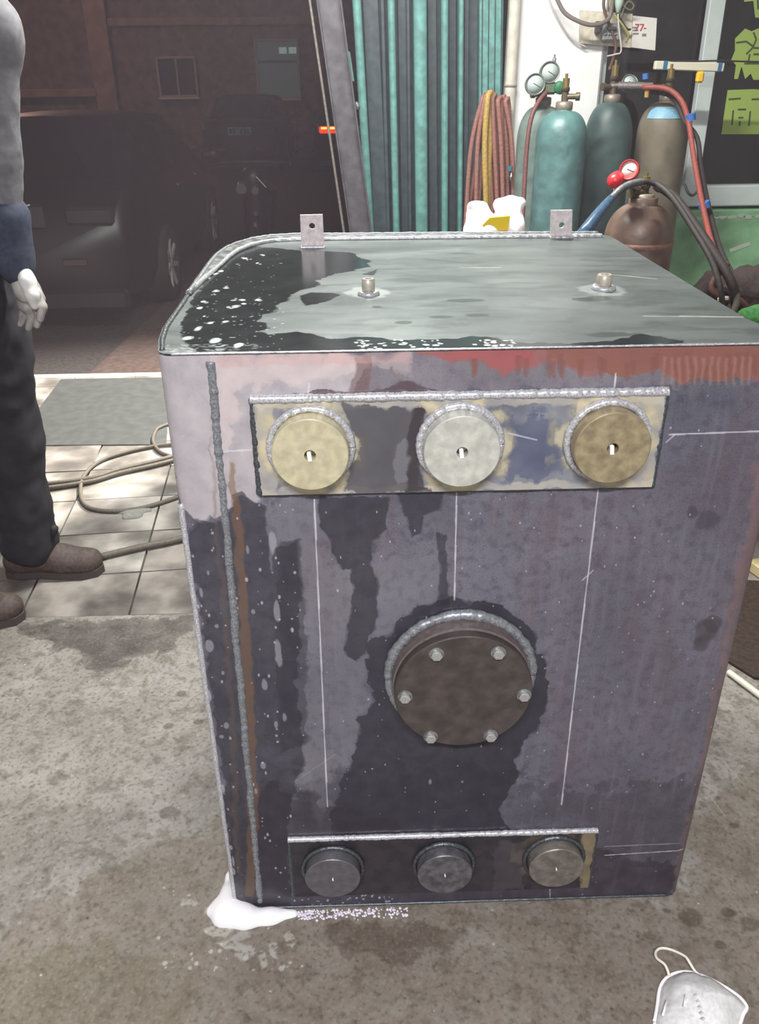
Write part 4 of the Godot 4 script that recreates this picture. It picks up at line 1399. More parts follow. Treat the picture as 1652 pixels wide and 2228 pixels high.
func nozzle_pad(t: Node3D, x0: float, x1: float, y0: float, y1: float, xs: Array, ys: Array, r: float, depth: float, upper: bool) -> void:
	var th := 0.008
	var bs := []
	for i in 3:
		bs.append(Vector2(xs[i], H - ys[i]))
	var m := pad_material(x0, H - y1, x1 - x0, y1 - y0, bs, upper)
	var st := mb()
	var f := [Vector3(x0, y0, th), Vector3(x0, y1, th), Vector3(x1, y1, th), Vector3(x1, y0, th)]
	uvquad(st, f, [Vector2(0, 1), Vector2(0, 0), Vector2(1, 0), Vector2(1, 1)])
	var b := [Vector3(x0 - 0.002, y0 - 0.002, 0.0), Vector3(x0 - 0.002, y1 + 0.002, 0.0), Vector3(x1 + 0.002, y1 + 0.002, 0.0), Vector3(x1 + 0.002, y0 - 0.002, 0.0)]
	for i in 4:
		var j := (i + 1) % 4
		uvquad(st, [b[i], b[j], f[j], f[i]], [Vector2(0.02, 0.02), Vector2(0.02, 0.02), Vector2(0.02, 0.03), Vector2(0.02, 0.03)])
	var pad := obj("nozzle_pad", st, m, t)
	# beads: light from above painted in, bright on top, dull on other sides
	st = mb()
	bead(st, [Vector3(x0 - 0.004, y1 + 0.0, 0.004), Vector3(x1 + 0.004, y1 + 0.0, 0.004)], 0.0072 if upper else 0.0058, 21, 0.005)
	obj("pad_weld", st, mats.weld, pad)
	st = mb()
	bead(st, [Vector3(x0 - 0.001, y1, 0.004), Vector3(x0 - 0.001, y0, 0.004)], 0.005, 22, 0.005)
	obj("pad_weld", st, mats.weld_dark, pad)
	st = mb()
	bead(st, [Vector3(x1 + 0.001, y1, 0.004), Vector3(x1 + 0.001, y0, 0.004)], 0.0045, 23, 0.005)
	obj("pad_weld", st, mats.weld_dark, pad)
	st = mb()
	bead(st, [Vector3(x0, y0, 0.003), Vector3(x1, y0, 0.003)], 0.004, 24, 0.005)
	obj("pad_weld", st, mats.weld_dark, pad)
	var tones := [[rgb(216, 206, 172), rgb(190, 178, 144)], [rgb(214, 212, 202), rgb(190, 188, 180)], [rgb(176, 160, 128), rgb(148, 134, 106)]] if upper else [[rgb(112, 108, 112), rgb(96, 92, 98)], [rgb(118, 114, 118), rgb(90, 84, 90)], [rgb(138, 130, 122), rgb(112, 106, 102)]]
	for i in 3:
		var c := Vector3(xs[i], ys[i], 0.0)
		var hr := 0.0085 if upper else 0.0035
		st = mb()
		lathe(st, [Vector2(r, th - 0.004), Vector2(r, depth - 0.0015), Vector2(r, depth - 0.0015), Vector2(r - 0.0015, depth), Vector2(r - 0.0015, depth), Vector2(hr, depth), Vector2(hr, depth), Vector2(hr, depth - 0.02), Vector2(hr, depth - 0.02), Vector2(0, depth - 0.02)], axis(c, Vector3(0, 0, 1)), 48)
		var bo := obj("boss", st, noisy(tones[i][0], tones[i][1], 0.025, 90 + i, 0.38, 0.45, 0.16, 0.6), t)
		# white slit standing in for the reflection inside the hole
		st = mb()
		box(st, c + Vector3(-0.001 if upper else 0.0, -0.002, depth - 0.006), Vector3(hr * 0.7, hr * 1.7, 0.016), 0.001, Basis(Vector3(0, 0, 1), 0.12))
		obj("hole_glint", st, flat(rgb(246, 242, 236), 0.3), bo)
		st = mb()
		bead(st, ring_pts(c + Vector3(0, 0, th + 0.004), r + 0.0045, Vector3(0, 0, 1), 64), 0.0058 if upper else 0.0046, 30 + i, 0.005)
		obj("boss_weld", st, mats.weld if upper else mats.weld_dark, bo)

func hatch(t: Node3D) -> void:
	var c := Vector3(0.442, 0.597, 0.0)
	var st := mb()
	lathe(st, [Vector2(0.117, -0.002), Vector2(0.117, 0.034), Vector2(0.117, 0.034), Vector2(0.112, 0.036), Vector2(0.0, 0.036)], axis(c, Vector3(0, 0, 1)), 64)
	var neck := obj("hatch_neck", st, noisy(rgb(122, 108, 106), rgb(92, 84, 86), 0.04, 95, 0.45, 0.35, 0.2), t)
	st = mb()
	bead(st, ring_pts(c + Vector3(0, 0, 0.005), 0.1225, Vector3(0, 0, 1), 96), 0.0095, 41, 0.006)
	obj("neck_weld", st, mats.weld_mid, neck)
	st = mb()
	lathe(st, [Vector2(0.113, 0.036), Vector2(0.115, 0.038), Vector2(0.115, 0.053), Vector2(0.115, 0.053), Vector2(0.1135, 0.055), Vector2(0.1135, 0.055), Vector2(0, 0.055)], axis(c, Vector3(0, 0, 1)), 64)
	var cover := obj("hatch_cover", st, noisy(rgb(84, 74, 71), rgb(62, 57, 57), 0.022, 96, 0.45, 0.25, 0.28, 1.0), t)
	for q in [[951, 1428], [1086, 1425], [1142, 1517], [1069, 1605], [938, 1608], [882, 1521]]:
		var p := at_z(q[0], q[1], 0.062)
		p.z = 0.055
		st = mb()
		lathe(st, [Vector2(0, 0), Vector2(0.0125, 0), Vector2(0.0125, 0), Vector2(0.0125, 0.002), Vector2(0.0125, 0.002), Vector2(0, 0.002)], axis(p, Vector3(0, 0, 1)), 18)
		var wsh := obj("bolt", st, mats.steel, t)
		st = mb()
		lathe(st, [Vector2(0.0098, 0.002), Vector2(0.0098, 0.0085), Vector2(0.0098, 0.0085), Vector2(0.008, 0.0095), Vector2(0.008, 0.0095), Vector2(0, 0.0095)], axis(p, Vector3(0, 0, 1)), 6)
		obj("bolt_head", st, noisy(rgb(190, 188, 184), rgb(160, 156, 152), 0.08, 98, 0.35, 0.5, 0.1), wsh)

# ---------------------------------------------------------------- gas cylinders
func cylinder_body(t: Node3D, base: Vector3, r: float, shoulder: float, top: float, m: Material) -> MeshInstance3D:
	var st := mb()
	var prof := [Vector2(0, 0), Vector2(r * 0.9, 0), Vector2(r, 0.02), Vector2(r, shoulder)]
	for i in range(1, 13):
		var a := PI / 2 * i / 12.0
		prof.append(Vector2(lerpf(0.034, r, cos(a)) if i < 12 else 0.034, shoulder + (top - shoulder) * sin(a)))
	prof.append(Vector2(0.034, top + 0.012))
	prof.append(Vector2(0, top + 0.012))
	lathe(st, prof, Transform3D(Basis.IDENTITY, base), 36)
	return obj("body", st, m, t)
func valve(t: Node3D, base: Vector3, y: float, side: Vector3, h := 0.12) -> Node:
	var p := base + Vector3(0, y, 0)
	var st := mb()
	lathe(st, [Vector2(0.033, 0), Vector2(0.036, 0.004), Vector2(0.036, 0.03), Vector2(0.028, 0.034), Vector2(0, 0.034)], Transform3D(Basis.IDENTITY, p), 20)
	obj("neck_ring", st, noisy(rgb(150, 138, 126), rgb(116, 104, 98), 0.06, 101, 0.5, 0.4, 0.1), t)
	st = mb()
	lathe(st, [Vector2(0.015, 0.03), Vector2(0.015, h * 0.62), Vector2(0.015, h * 0.62), Vector2(0.018, h * 0.62), Vector2(0.018, h * 0.75), Vector2(0.018, h * 0.75), Vector2(0.012, h * 0.78), Vector2(0, h * 0.78)], Transform3D(Basis.IDENTITY, p), 14)
	cyl(st, p + Vector3(0, h * 0.45, 0), p + Vector3(0, h * 0.45, 0) + side * 0.045, 0.011, 12)
	var v := obj("valve", st, mats.brass_old, t)
	st = mb()
	lathe(st, [Vector2(0.0145, h * 0.76), Vector2(0.0145, h * 1.05), Vector2(0.0145, h * 1.05), Vector2(0.006, h * 1.06), Vector2(0.006, h * 1.06), Vector2(0.006, h * 1.2), Vector2(0.006, h * 1.2), Vector2(0, h * 1.2)], Transform3D(Basis.IDENTITY, p), 12)
	obj("valve_spindle", st, mats.brass, v)
	st = mb()
	cyl(st, p + Vector3(0, h * 0.45, 0) + side * 0.045, p + Vector3(0, h * 0.45, 0) + side * 0.062, 0.016, 12)
	obj("outlet_cap", st, mats.brass_old, v)
	return v
func gauge(parent: Node, c: Vector3, n: Vector3, r: float, case_m: Material, face_m: Material) -> void:
	var st := mb()
	lathe(st, [Vector2(0, -0.03), Vector2(r * 0.92, -0.03), Vector2(r, -0.022), Vector2(r, 0.003), Vector2(r, 0.003), Vector2(r * 0.88, 0.004), Vector2(r * 0.86, -0.003), Vector2(r * 0.86, -0.003), Vector2(0, -0.003)], axis(c, n), 28)
	var g := obj("gauge", st, case_m, parent)
	st = mb()
	lathe(st, [Vector2(r * 0.84, -0.0025), Vector2(r * 0.84, -0.0015), Vector2(0, -0.0015)], axis(c, n), 28)
	obj("dial", st, face_m, g)
	st = mb()
	var f := frame_of(n)
	bar(st, c - f.x * r * 0.2 - f.z * r * 0.1, c + f.x * r * 0.55 + f.z * r * 0.3, 0.002, 0.001, f.z, 0.0)
	obj("needle", st, mats.black, g)

func build_cylinders() -> void:
	var teal := noisy(rgb(92, 128, 128), rgb(72, 104, 106), 0.02, 111, 0.42, 0.05, 0.5, 0.8)
	var greygreen := noisy(rgb(122, 140, 134), rgb(98, 116, 112), 0.02, 112, 0.5, 0.0, 0.5, 0.8)
	var darkteal := noisy(rgb(68, 88, 86), rgb(54, 62, 60), 0.016, 113, 0.5, 0.0, 0.5, 0.8)
	var greybrown := noisy(rgb(118, 108, 92), rgb(94, 88, 80), 0.016, 114, 0.55, 0.0, 0.5, 0.8)
	var brown := noisy(rgb(112, 90, 80), rgb(86, 71, 65), 0.018, 115, 0.4, 0.0, 0.4, 0.8)
	# 1: behind left, with a twin gauge regulator
	var b := Vector3(1.152, 0.0, -3.07)
	var t := thing("gas_cylinder", "grey green gas cylinder with twin gauge regulator beside the white pillar", "gas cylinder", b)
	cylinder_body(t, b, 0.1095, 1.24, 1.385, greygreen)
	valve(t, b, 1.39, Vector3(-1, 0, 0.2).normalized(), 0.10)
	var rg := mb()
	var rc := at_z(1200, 192, -2.99)
	box(rg, rc + Vector3(-0.01, 0.0, 0), Vector3(0.06, 0.05, 0.05), 0.01)
	cyl(rg, rc, rc + Vector3(0.03, -0.005, -0.07), 0.014, 12)
	cyl(rg, rc + Vector3(-0.02, 0, 0), at_z(1170, 185, -2.98) + Vector3(0, 0, -0.02), 0.009, 10)
	cyl(rg, rc + Vector3(0, 0.02, 0), at_z(1196, 160, -2.99) + Vector3(0, 0, -0.02), 0.009, 10)
	var reg := obj("regulator", rg, noisy(rgb(108, 124, 98), rgb(80, 98, 80), 0.05, 117, 0.5, 0.3, 0.1), t)
	var gcase := noisy(rgb(120, 126, 120), rgb(98, 106, 102), 0.05, 118, 0.4, 0.3, 0.1)
	gauge(reg, at_z(1165, 183, -2.96), Vector3(-0.05, 0.1, 1).normalized(), 0.044, gcase, flat(rgb(168, 180, 176), 0.4))
	gauge(reg, at_z(1197, 157, -2.97), Vector3(0.0, 0.1, 1).normalized(), 0.044, gcase, flat(rgb(172, 184, 180), 0.4))
	var st := mb()
	var kc := at_z(1219, 190, -2.95)
	lathe(st, [Vector2(0, 0), Vector2(0.022, 0), Vector2(0.027, 0.006), Vector2(0.027, 0.026), Vector2(0.022, 0.032), Vector2(0, 0.032)], axis(kc - Vector3(0, 0, 0.03), Vector3(0.15, -0.1, 1)), 12)
	obj("adjusting_knob", st, noisy(rgb(46, 122, 84), rgb(36, 100, 70), 0.05, 119, 0.5, 0.0, 0.1), reg)
	st = mb()
	lathe(st, [Vector2(0, 0), Vector2(0.008, 0), Vector2(0.008, 0.02), Vector2(0.004, 0.022), Vector2(0.004, 0.035), Vector2(0, 0.035)], Transform3D(Basis.IDENTITY, at_z(1206, 138, -2.98)), 10)
	obj("relief_valve", st, mats.steel, reg)
	# 2: front teal
	b = Vector3(1.178, 0.0, -2.76)
	t = thing("gas_cylinder", "teal gas cylinder with bare brass valve in front of the white pillar", "gas cylinder", b)
	cylinder_body(t, b, 0.1085, 1.265, 1.375, teal)
	valve(t, b, 1.378, Vector3(0.9, 0, 0.3).normalized(), 0.115)
	# 3: dark teal
	b = Vector3(1.44, 0.0, -2.97)
	t = thing("gas_cylinder", "dark green gas cylinder standing between the teal and the grey brown one", "gas cylinder", b)
	cylinder_body(t, b, 0.1095, 1.23, 1.40, darkteal)
	valve(t, b, 1.40, Vector3(-1, 0, 0.4).normalized(), 0.14)
	st = mb()
	var e0 := at_z(1345, 186, -2.96)
	var e1 := at_z(1420, 188, -2.93)
	cyl(st, e0, e1, 0.016, 12)
	cyl(st, at_z(1328, 187, -2.965), e0, 0.011, 12)
	var r3 := obj("regulator", st, noisy(rgb(150, 140, 138), rgb(110, 102, 100), 0.05, 120, 0.4, 0.5, 0.1), t)
	gauge(r3, at_z(1372, 178, -2.96), Vector3(0.1, 0.6, 0.8).normalized(), 0.036, gcase, flat(rgb(176, 184, 182), 0.4))
	st = mb()
	cyl(st, at_z(1405, 172, -2.93), at_z(1405, 160, -2.93), 0.013, 12)
	obj("valve_knob", st, mats.blue, r3)
	st = mb()
	cyl(st, at_z(1409, 196, -2.92), at_z(1407, 212, -2.92), 0.012, 12, 0.009)
	obj("hose_nut", st, flat(rgb(200, 160, 90), 0.4, 0.4), r3)
	# 4: grey brown with blue band label
	b = Vector3(1.70, 0.0, -3.0)
	t = thing("gas_cylinder", "grey brown gas cylinder with pale blue shoulder label before the window", "gas cylinder", b)
	cylinder_body(t, b, 0.1145, 1.27, 1.40, greybrown)
	valve(t, b, 1.40, Vector3(-0.7, 0, 0.7).normalized(), 0.125)
	st = mb()
	var lab := []
	for i in 9:
		var a := lerpf(-1.15, 0.95, i / 8.0)
		lab.append(a)
	st.set_smooth_group(0)
	for i in 8:
		for j in 3:
			var p := []
			for q in [[i, j], [i + 1, j], [i + 1, j + 1], [i, j + 1]]:
				var ph: float = lerpf(0.5, 1.0, q[1] / 3.0)
				var rr: float = lerpf(0.034, 0.1145, cos(ph)) + 0.002
				p.append(b + Vector3(sin(lab[q[0]]) * rr, 1.27 + 0.13 * sin(ph) + 0.002, cos(lab[q[0]]) * rr))
			quad(st, p[0], p[3], p[2], p[1], false)
	obj("shoulder_label", st, noisy(rgb(132, 178, 204), rgb(96, 146, 178), 0.04, 121, 0.5, 0.0, 0.1), t)
	# 5: short brown acetylene cylinder in front
	b = Vector3(1.292, 0.0, -1.92)
	t = thing("gas_cylinder", "short brown gas cylinder with red gauge regulator behind the tank corner", "gas cylinder", b)
	cylinder_body(t, b, 0.121, 0.985, 1.105, brown)
	st = mb()
	lathe(st, [Vector2(0.1212, 0.968), Vector2(0.1228, 0.972), Vector2(0.1228, 0.980), Vector2(0.1212, 0.984)], Transform3D(Basis.IDENTITY, b), 36)
	obj("girth_weld", st, noisy(rgb(150, 112, 98), rgb(116, 88, 78), 0.05, 122, 0.5, 0.0, 0.2), t)
	st = mb()
	lathe(st, [Vector2(0.05, 1.09), Vector2(0.05, 1.125), Vector2(0.044, 1.128), Vector2(0.044, 1.1)], Transform3D(Basis.IDENTITY, b), 24)
	obj("collar", st, brown, t)
	valve(t, b, 1.105, Vector3(-0.9, 0, 0.4).normalized(), 0.085)
	st = mb()
	var rk := at_z(1341, 391, -1.84)
	var rm := at_z(1362, 394, -1.87)
	cyl(st, rk, rm, 0.014, 12)
	cyl(st, rm, b + Vector3(-0.02, 1.15, 0), 0.012, 12)
	cyl(st, rm, at_z(1370, 376, -1.85), 0.009, 12)
	var r5 := obj("regulator", st, noisy(rgb(168, 150, 140), rgb(140, 120, 112), 0.05, 123, 0.35, 0.5, 0.1), t)
	st = mb()
	nets(st, [[rk + Vector3(0.008, 0.004, -0.01), 0.024, rk + Vector3(-0.006, -0.002, 0.006), 0.026]], 0.006, 0.01)
	obj("adjusting_knob", st, mats.red, r5)
	gauge(r5, at_z(1369, 369, -1.83), Vector3(-0.55, 0.25, 0.9).normalized(), 0.032, mats.red, flat(rgb(228, 218, 208), 0.4))
	st = mb()
	cyl(st, at_z(1338, 405, -1.84), at_z(1338, 418, -1.84), 0.006, 10)
	obj("hose_tail", st, mats.chrome, r5)

	# hoses and the torch lead
	st = mb()
	tube(st, curve([at_z(1398, 190, -2.92), at_z(1450, 193, -2.86), at_z(1482, 218, -2.8), at_z(1498, 262, -2.72), at_z(1510, 340, -2.6), at_z(1528, 440, -2.4), at_z(1553, 540, -2.15), at_z(1590, 610, -1.9), at_z(1640, 660, -1.7), at_z(1720, 740, -1.5)], 0.03), 0.0115, 10)
	tag(obj("red_hose", st, mats.hose_red), "red rubber gas hose curving down from the dark green cylinder", "hose")
	st = mb()
	tube(st, curve([at_z(1400, 199, -2.945), at_z(1450, 204, -2.9), at_z(1474, 226, -2.85), at_z(1490, 264, -2.78), at_z(1517, 300, -2.70), at_z(1525, 360, -2.62), at_z(1540, 440, -2.47), at_z(1567, 540, -2.22), at_z(1604, 612, -1.97), at_z(1652, 665, -1.73), at_z(1735, 740, -1.53)], 0.03), 0.0105, 10)
	tag(obj("dark_hose", st, mats.rubber), "dark rubber hose running alongside the red hose", "hose")
	for q in [[1504, 262, -2.72, 1503, 248, 0.02], [1534, 452, -2.4, 1531, 440, 0.0235]]:
		st = mb()
		cyl(st, at_z(q[3], q[4], q[2]), at_z(q[0], q[1], q[2]), q[5], 14)
		tag(obj("blue_tie", st, mats.blue), "blue tape tie wrapped round the hoses " + ("near the window mullion" if q[1] < 300 else "above the green wall"), "tape")
	st = mb()
	tube(st, curve([Vector3(1.335, 1.158, -1.9), at_z(1432, 405, -1.85), at_z(1470, 432, -1.78), at_z(1520, 500, -1.68), at_z(1562, 562, -1.6), at_z(1585, 600, -1.56), at_z(1600, 640, -1.55), at_z(1605, 690, -1.6), at_z(1640, 760, -1.7)], 0.03), 0.015, 10)
	tag(obj("black_hose", st, mats.rubber), "thick black hose from the short brown cylinder to the dark heap", "hose")
	st = mb()
	tube(st, curve([at_z(1490, 400, -2.9), at_z(1498, 420, -2.88), at_z(1508, 425, -2.88), at_z(1518, 416, -2.88)], 0.01), 0.006, 8)
	tag(obj("wire_hook", st, mats.rubber), "small dark wire hook hanging before the white window sill", "hook")
	var tw := thing("welding_torch", "blue handled welding torch with spring strain relief leaning on the brown cylinder", "torch", at_z(1300, 470, -1.62))
	st = mb()
	var h0 := at_z(1262, 520, -1.58)
	var h1 := at_z(1300, 468, -1.63)
	var h2 := at_z(1330, 432, -1.69)
	tube(st, [h0, h0.lerp(h1, 0.5), h1, h1.lerp(h2, 0.6), h2], [0.024, 0.021, 0.018, 0.016, 0.013], 14)
	obj("handle", st, noisy(rgb(70, 92, 118), rgb(52, 70, 94), 0.05, 125, 0.25, 0.0, 0.2), tw)
	st = mb()
	var sp := curve([h2, at_z(1350, 413, -1.72), at_z(1372, 401, -1.76), at_z(1396, 396, -1.80)], 0.0035)
	var rad := []
	for i in sp.size():
		rad.append(0.0095 + (0.0025 if i % 2 == 0 else 0.0))
	tube(st, sp, rad, 10)
	obj("spring", st, mats.steel, tw)
	st = mb()
	tube(st, curve([at_z(1396, 396, -1.80), at_z(1425, 399, -1.81), at_z(1462, 428, -1.74), at_z(1510, 500, -1.64), at_z(1550, 570, -1.55), at_z(1570, 640, -1.5), at_z(1575, 720, -1.55)], 0.03), 0.0095, 8)
	obj("cable", st, mats.rubber, tw)
	# thin red hose falling from the twin gauge regulator
	st = mb()
	tube(st, curve([at_z(1190, 200, -2.97), at_z(1172, 222, -2.93), at_z(1155, 262, -2.9), at_z(1146, 330, -2.88), at_z(1140, 430, -2.85), at_z(1134, 520, -2.82), Vector3(1.03, 0.45, -2.8), Vector3(1.02, 0.15, -2.78), Vector3(0.98, 0.014, -2.6)], 0.03), 0.010, 8)
	tag(obj("thin_hose", st, mats.hose_thin), "thin dull red hose falling past the grey green cylinder", "hose")

# ---------------------------------------------------------------- gate, beams, fittings on the back wall
func build_back_wall_things() -> void:
	var st := mb()
	# folded metal gate: lit ribs and shaded webs painted by colour, each slat separate
	var g := thing("folding_gate", "folded teal green metal gate pushed against the white pillar", "gate", Vector3(0.65, 0, -3.4))
	var teal := noisy(rgb(106, 158, 152), rgb(86, 134, 130), 0.03, 131, 0.45, 0.1, 0.4)
	var dark := noisy(rgb(60, 74, 78), rgb(50, 60, 64), 0.03, 132, 0.5, 0.1, 0.4)
	# [x at row 0, x at row 510, width, z front, dark?]
	for q in [[776, 806, 0.040, -3.30, 0], [806, 830, 0.075, -3.40, 1], [832, 846, 0.020, -3.38, 1], [851, 863, 0.034, -3.31, 0], [876, 884, 0.05, -3.41, 1], [888, 893, 0.018, -3.37, 1], [914, 918, 0.062, -3.31, 0], [940, 944, 0.045, -3.40, 1], [968, 968, 0.034, -3.31, 0], [985, 985, 0.04, -3.41, 1], [1004, 1001, 0.026, -3.32, 0], [1016, 1013, 0.024, -3.36, 1], [1030, 1026, 0.05, -3.42, 1], [1070, 1064, 0.112, -3.34, 0]]:
		var a := at_z(q[0], 0, q[3])
		var b := at_z(q[1], 510, q[3])
		var d := (a - b) / (a.y - b.y)
		var top := b + d * (2.40 - b.y)
		var bot := b + d * (0.01 - b.y)
		st = mb()
		var dep := 0.05 if q[4] == 0 else 0.03
		if q[4] == 0 and q[2] < 0.1:
			# rolled rib: half round front
			var ax := (top - bot).normalized()
			var n := 8
			var rows := []
			for e in [bot, top]:
				var ring := []
				for i in n + 1:
					var an := PI * i / n
					ring.append(e + Vector3(-cos(an) * q[2] * 0.5, 0, sin(an) * 0.016 - 0.0))
				ring.append(e + Vector3(q[2] * 0.5, 0, -dep))
				ring.append(e + Vector3(-q[2] * 0.5, 0, -dep))
				rows.append(ring)
			st.set_smooth_group(-1)
			var m: int = rows[0].size()
			for i in m:
				var j := (i + 1) % m
				quad(st, rows[0][i], rows[1][i], rows[1][j], rows[0][j], i >= n)
			for i in range(1, m - 1):
				tri(st, rows[1][0], rows[1][i], rows[1][i + 1])
				tri(st, rows[0][0], rows[0][i + 1], rows[0][i])
		else:
			bar(st, bot - Vector3(0, 0, dep * 0.5), top - Vector3(0, 0, dep * 0.5), q[2], dep, Vector3.RIGHT, 0.004)
		obj("slat", st, teal if q[4] == 0 else dark, g)
	st = mb()
	var bk0 := at_z(768, 0, -3.45)
	var bk1 := at_z(800, 510, -3.45)
	var bk2 := at_z(1040, 510, -3.45)
	var bd := (bk0 - bk1) / (bk0.y - bk1.y)
	prism(st, PackedVector2Array([Vector2(bk1.x - bd.x * bk1.y, 0.01), Vector2(bk2.x, 0.01), Vector2(bk2.x, 2.4), Vector2(bk1.x + bd.x * (2.4 - bk1.y), 2.4)]), -3.46, -3.445)
	obj("backing_panel", st, dark, g)
	st = mb()
	for i in 4:
		var p0 := at_z(1050 + i * 14, 0, -3.338)
		var p1 := at_z(1046 + i * 13.5, 510, -3.338)
		var dd := (p0 - p1) / (p0.y - p1.y)
		bar(st, p1 + dd * (0.02 - p1.y), p1 + dd * (2.39 - p1.y), 0.004, 0.008, Vector3.RIGHT, 0.001)
	obj("groove_strip", st, dark, g)
	st = mb()
	bar(st, at_z(758, 112, -3.28), at_z(768, 178, -3.28), 0.016, 0.02)
	obj("latch_bar", st, teal, g)
	st = mb()
	nets(st, [[at_z(776, 226, -3.29), 0.012, at_z(778, 232, -3.29), 0.014]], 0.005, 0.008)
	obj("latch_knob", st, mats.steel, g)
	# leaning steel beams
	st = mb()
	var a := at_z(716, 0, -3.16)
	var b := at_z(788, 520, -3.16)
	var d := (a - b) / (a.y - b.y)
	var bt := thing("leaning_beam", "dark grey steel channel leaning beside the folded green gate", "beam", b + d * (0.0 - b.y))
	var p0 := b + d * (0.012 - b.y)
	var p1 := b + d * (2.55 - b.y)
	bar(st, p0, p1, 0.10, 0.008, Vector3.RIGHT, 0.002)
	var wm := noisy(rgb(96, 92, 98), rgb(76, 74, 80), 0.03, 134, 0.5, 0.3, 0.5)
	obj("web", st, wm, bt)
	st = mb()
	bar(st, p0 + Vector3(-0.052, 0, 0.02), p1 + Vector3(-0.052, 0, 0.02), 0.008, 0.05, Vector3.RIGHT, 0.002)
	obj("flange", st, wm, bt)
	st = mb()
	bar(st, p0 + Vector3(0.052, 0, 0.02), p1 + Vector3(0.052, 0, 0.02), 0.008, 0.05, Vector3.RIGHT, 0.002)
	obj("flange", st, wm, bt)
	st = mb()
	bar(st, p0 + Vector3(-0.085, 0, 0.0), p1 + Vector3(-0.085, 0, 0.0), 0.012, 0.012, Vector3.RIGHT, 0.003)
	tag(obj("steel_rod", st, noisy(rgb(140, 130, 122), rgb(110, 104, 100), 0.05, 135, 0.45, 0.4, 0.3)), "thin steel rod leaning along the dark steel channel", "rod")
	# beige drain pipe on the pillar edge
	var dp := thing("drain_pipe", "beige plastic drain pipe running down the white pillar edge", "pipe", Vector3(1.02, 0, -3.27))
	var pa := at_z(1117, 0, -3.27)
	st = mb()
	cyl(st, Vector3(pa.x + 0.01, 0.0, -3.27), Vector3(pa.x + 0.01, 2.42, -3.27), 0.027, 18)
	obj("pipe", st, noisy(rgb(206, 198, 186), rgb(190, 182, 170), 0.03, 136, 0.5, 0.0, 0.5), dp)
	for y in [1.47, 0.6, 2.2]:
		st = mb()
		lathe(st, [Vector2(0.027, -0.006), Vector2(0.031, -0.004), Vector2(0.031, 0.004), Vector2(0.027, 0.006)], Transform3D(Basis.IDENTITY, Vector3(pa.x + 0.01, y, -3.27)), 18)
		obj("joint", st, flat(rgb(150, 142, 132), 0.6), dp)
	# hung hoses beside the gate
	var hooks := thing("hose_hook", "rusty steel hook holding the hung hoses beside the pillar", "hook", at_z(1064, 210, -3.25))
	st = mb()
	tube(st, curve([Vector3(0.93, 1.42, -3.30), at_z(1064, 214, -3.24), at_z(1064, 205, -3.20), at_z(1064, 198, -3.19)], 0.01), 0.007, 8)
	obj("rod", st, mats.steel_dark, hooks)
	var tops := [[1050, 216], [1056, 212], [1062, 209], [1066, 211], [1072, 214], [1084, 220], [1092, 218], [1100, 222]]
	var ends := [[1012, 505], [1034, 505], [1058, 505], [1072, 505], [1084, 505], [1096, 505], [1106, 505], [1118, 500]]
	for i in 8:
		var zz := -3.18 + (i % 3) * 0.022
		var tp := at_z(tops[i][0], tops[i][1], zz)
		var en := at_z(ends[i][0], ends[i][1], zz)
		st = mb()
		var back := tp + Vector3(0.02, -0.01, -0.028)
		var be := en + Vector3(0.012, 0, -0.05)
		var lowy := 0.35 + 0.05 * i
		tube(st, curve([Vector3(be.x, lowy + 0.2, be.z), be, be.lerp(back, 0.6), back, tp + Vector3(0.008, 0.014, -0.012), tp, tp.lerp(en, 0.35) + Vector3(0.006 * (i - 4), 0, 0), en, Vector3(en.x - 0.02 + 0.006 * i, lowy, en.z)], 0.03), 0.0115 if i != 2 else 0.014, 8)
		tag(obj("hung_hose", st, mats.hose_pink if i != 2 else noisy(rgb(190, 156, 84), rgb(162, 130, 68), 0.04, 137, 0.55, 0.0, 0.2)), "dusty pink rubber hose hung in a bundle beside the drain pipe" if i != 2 else "yellow hose hung among the dusty pink hoses", "hose", "hoses hung beside the gate")
	var hc := thing("hose_coupling", "small blue and chrome hose coupling hanging among the pink hoses", "coupling", at_z(1110, 372, -3.12))
	st = mb()
	cyl(st, at_z(1110, 362, -3.12), at_z(1110, 371, -3.12), 0.013, 12)
	obj("cap", st, noisy(rgb(52, 120, 140), rgb(40, 96, 112), 0.05, 138, 0.5, 0.0, 0.1), hc)
	st = mb()
	lathe(st, [Vector2(0, 0), Vector2(0.006, 0), Vector2(0.006, 0.012), Vector2(0.008, 0.014), Vector2(0.008, 0.02), Vector2(0.005, 0.022), Vector2(0.005, 0.04), Vector2(0, 0.04)], Transform3D(Basis.IDENTITY, at_z(1112, 393, -3.12)), 10)
	obj("plug", st, mats.chrome, hc)
	# white sack with yellow print on a crate behind the tank
	var cr := thing("wooden_crate", "plain wooden crate standing behind the tank", "crate", Vector3(0.74, 0, -1.78))
	for k in 6:
		for s in [-1, 1]:
			st = mb()
			box(st, Vector3(0.74, 0.085 + k * 0.165, -1.78 + s * 0.17), Vector3(0.42, 0.15, 0.015), 0.002)
			obj("plank", st, noisy(rgb(150, 118, 82), rgb(124, 96, 66), 0.02, 139, 0.8, 0.0, 0.5), cr)
			st = mb()
			box(st, Vector3(0.74 + s * 0.2, 0.085 + k * 0.165, -1.78), Vector3(0.015, 0.15, 0.32), 0.002)
			obj("plank", st, noisy(rgb(146, 114, 80), rgb(120, 92, 64), 0.02, 140, 0.8, 0.0, 0.5), cr)
	st = mb()
	box(st, Vector3(0.74, 0.995, -1.78), Vector3(0.42, 0.018, 0.355), 0.002)
	obj("lid", st, noisy(rgb(150, 118, 82), rgb(124, 96, 66), 0.02, 139, 0.8, 0.0, 0.5), cr)
	var bag := thing("plastic_bag", "crumpled white plastic bag with yellow print standing behind the tank", "bag", Vector3(0.74, 1.004, -1.75))
	st = mb()
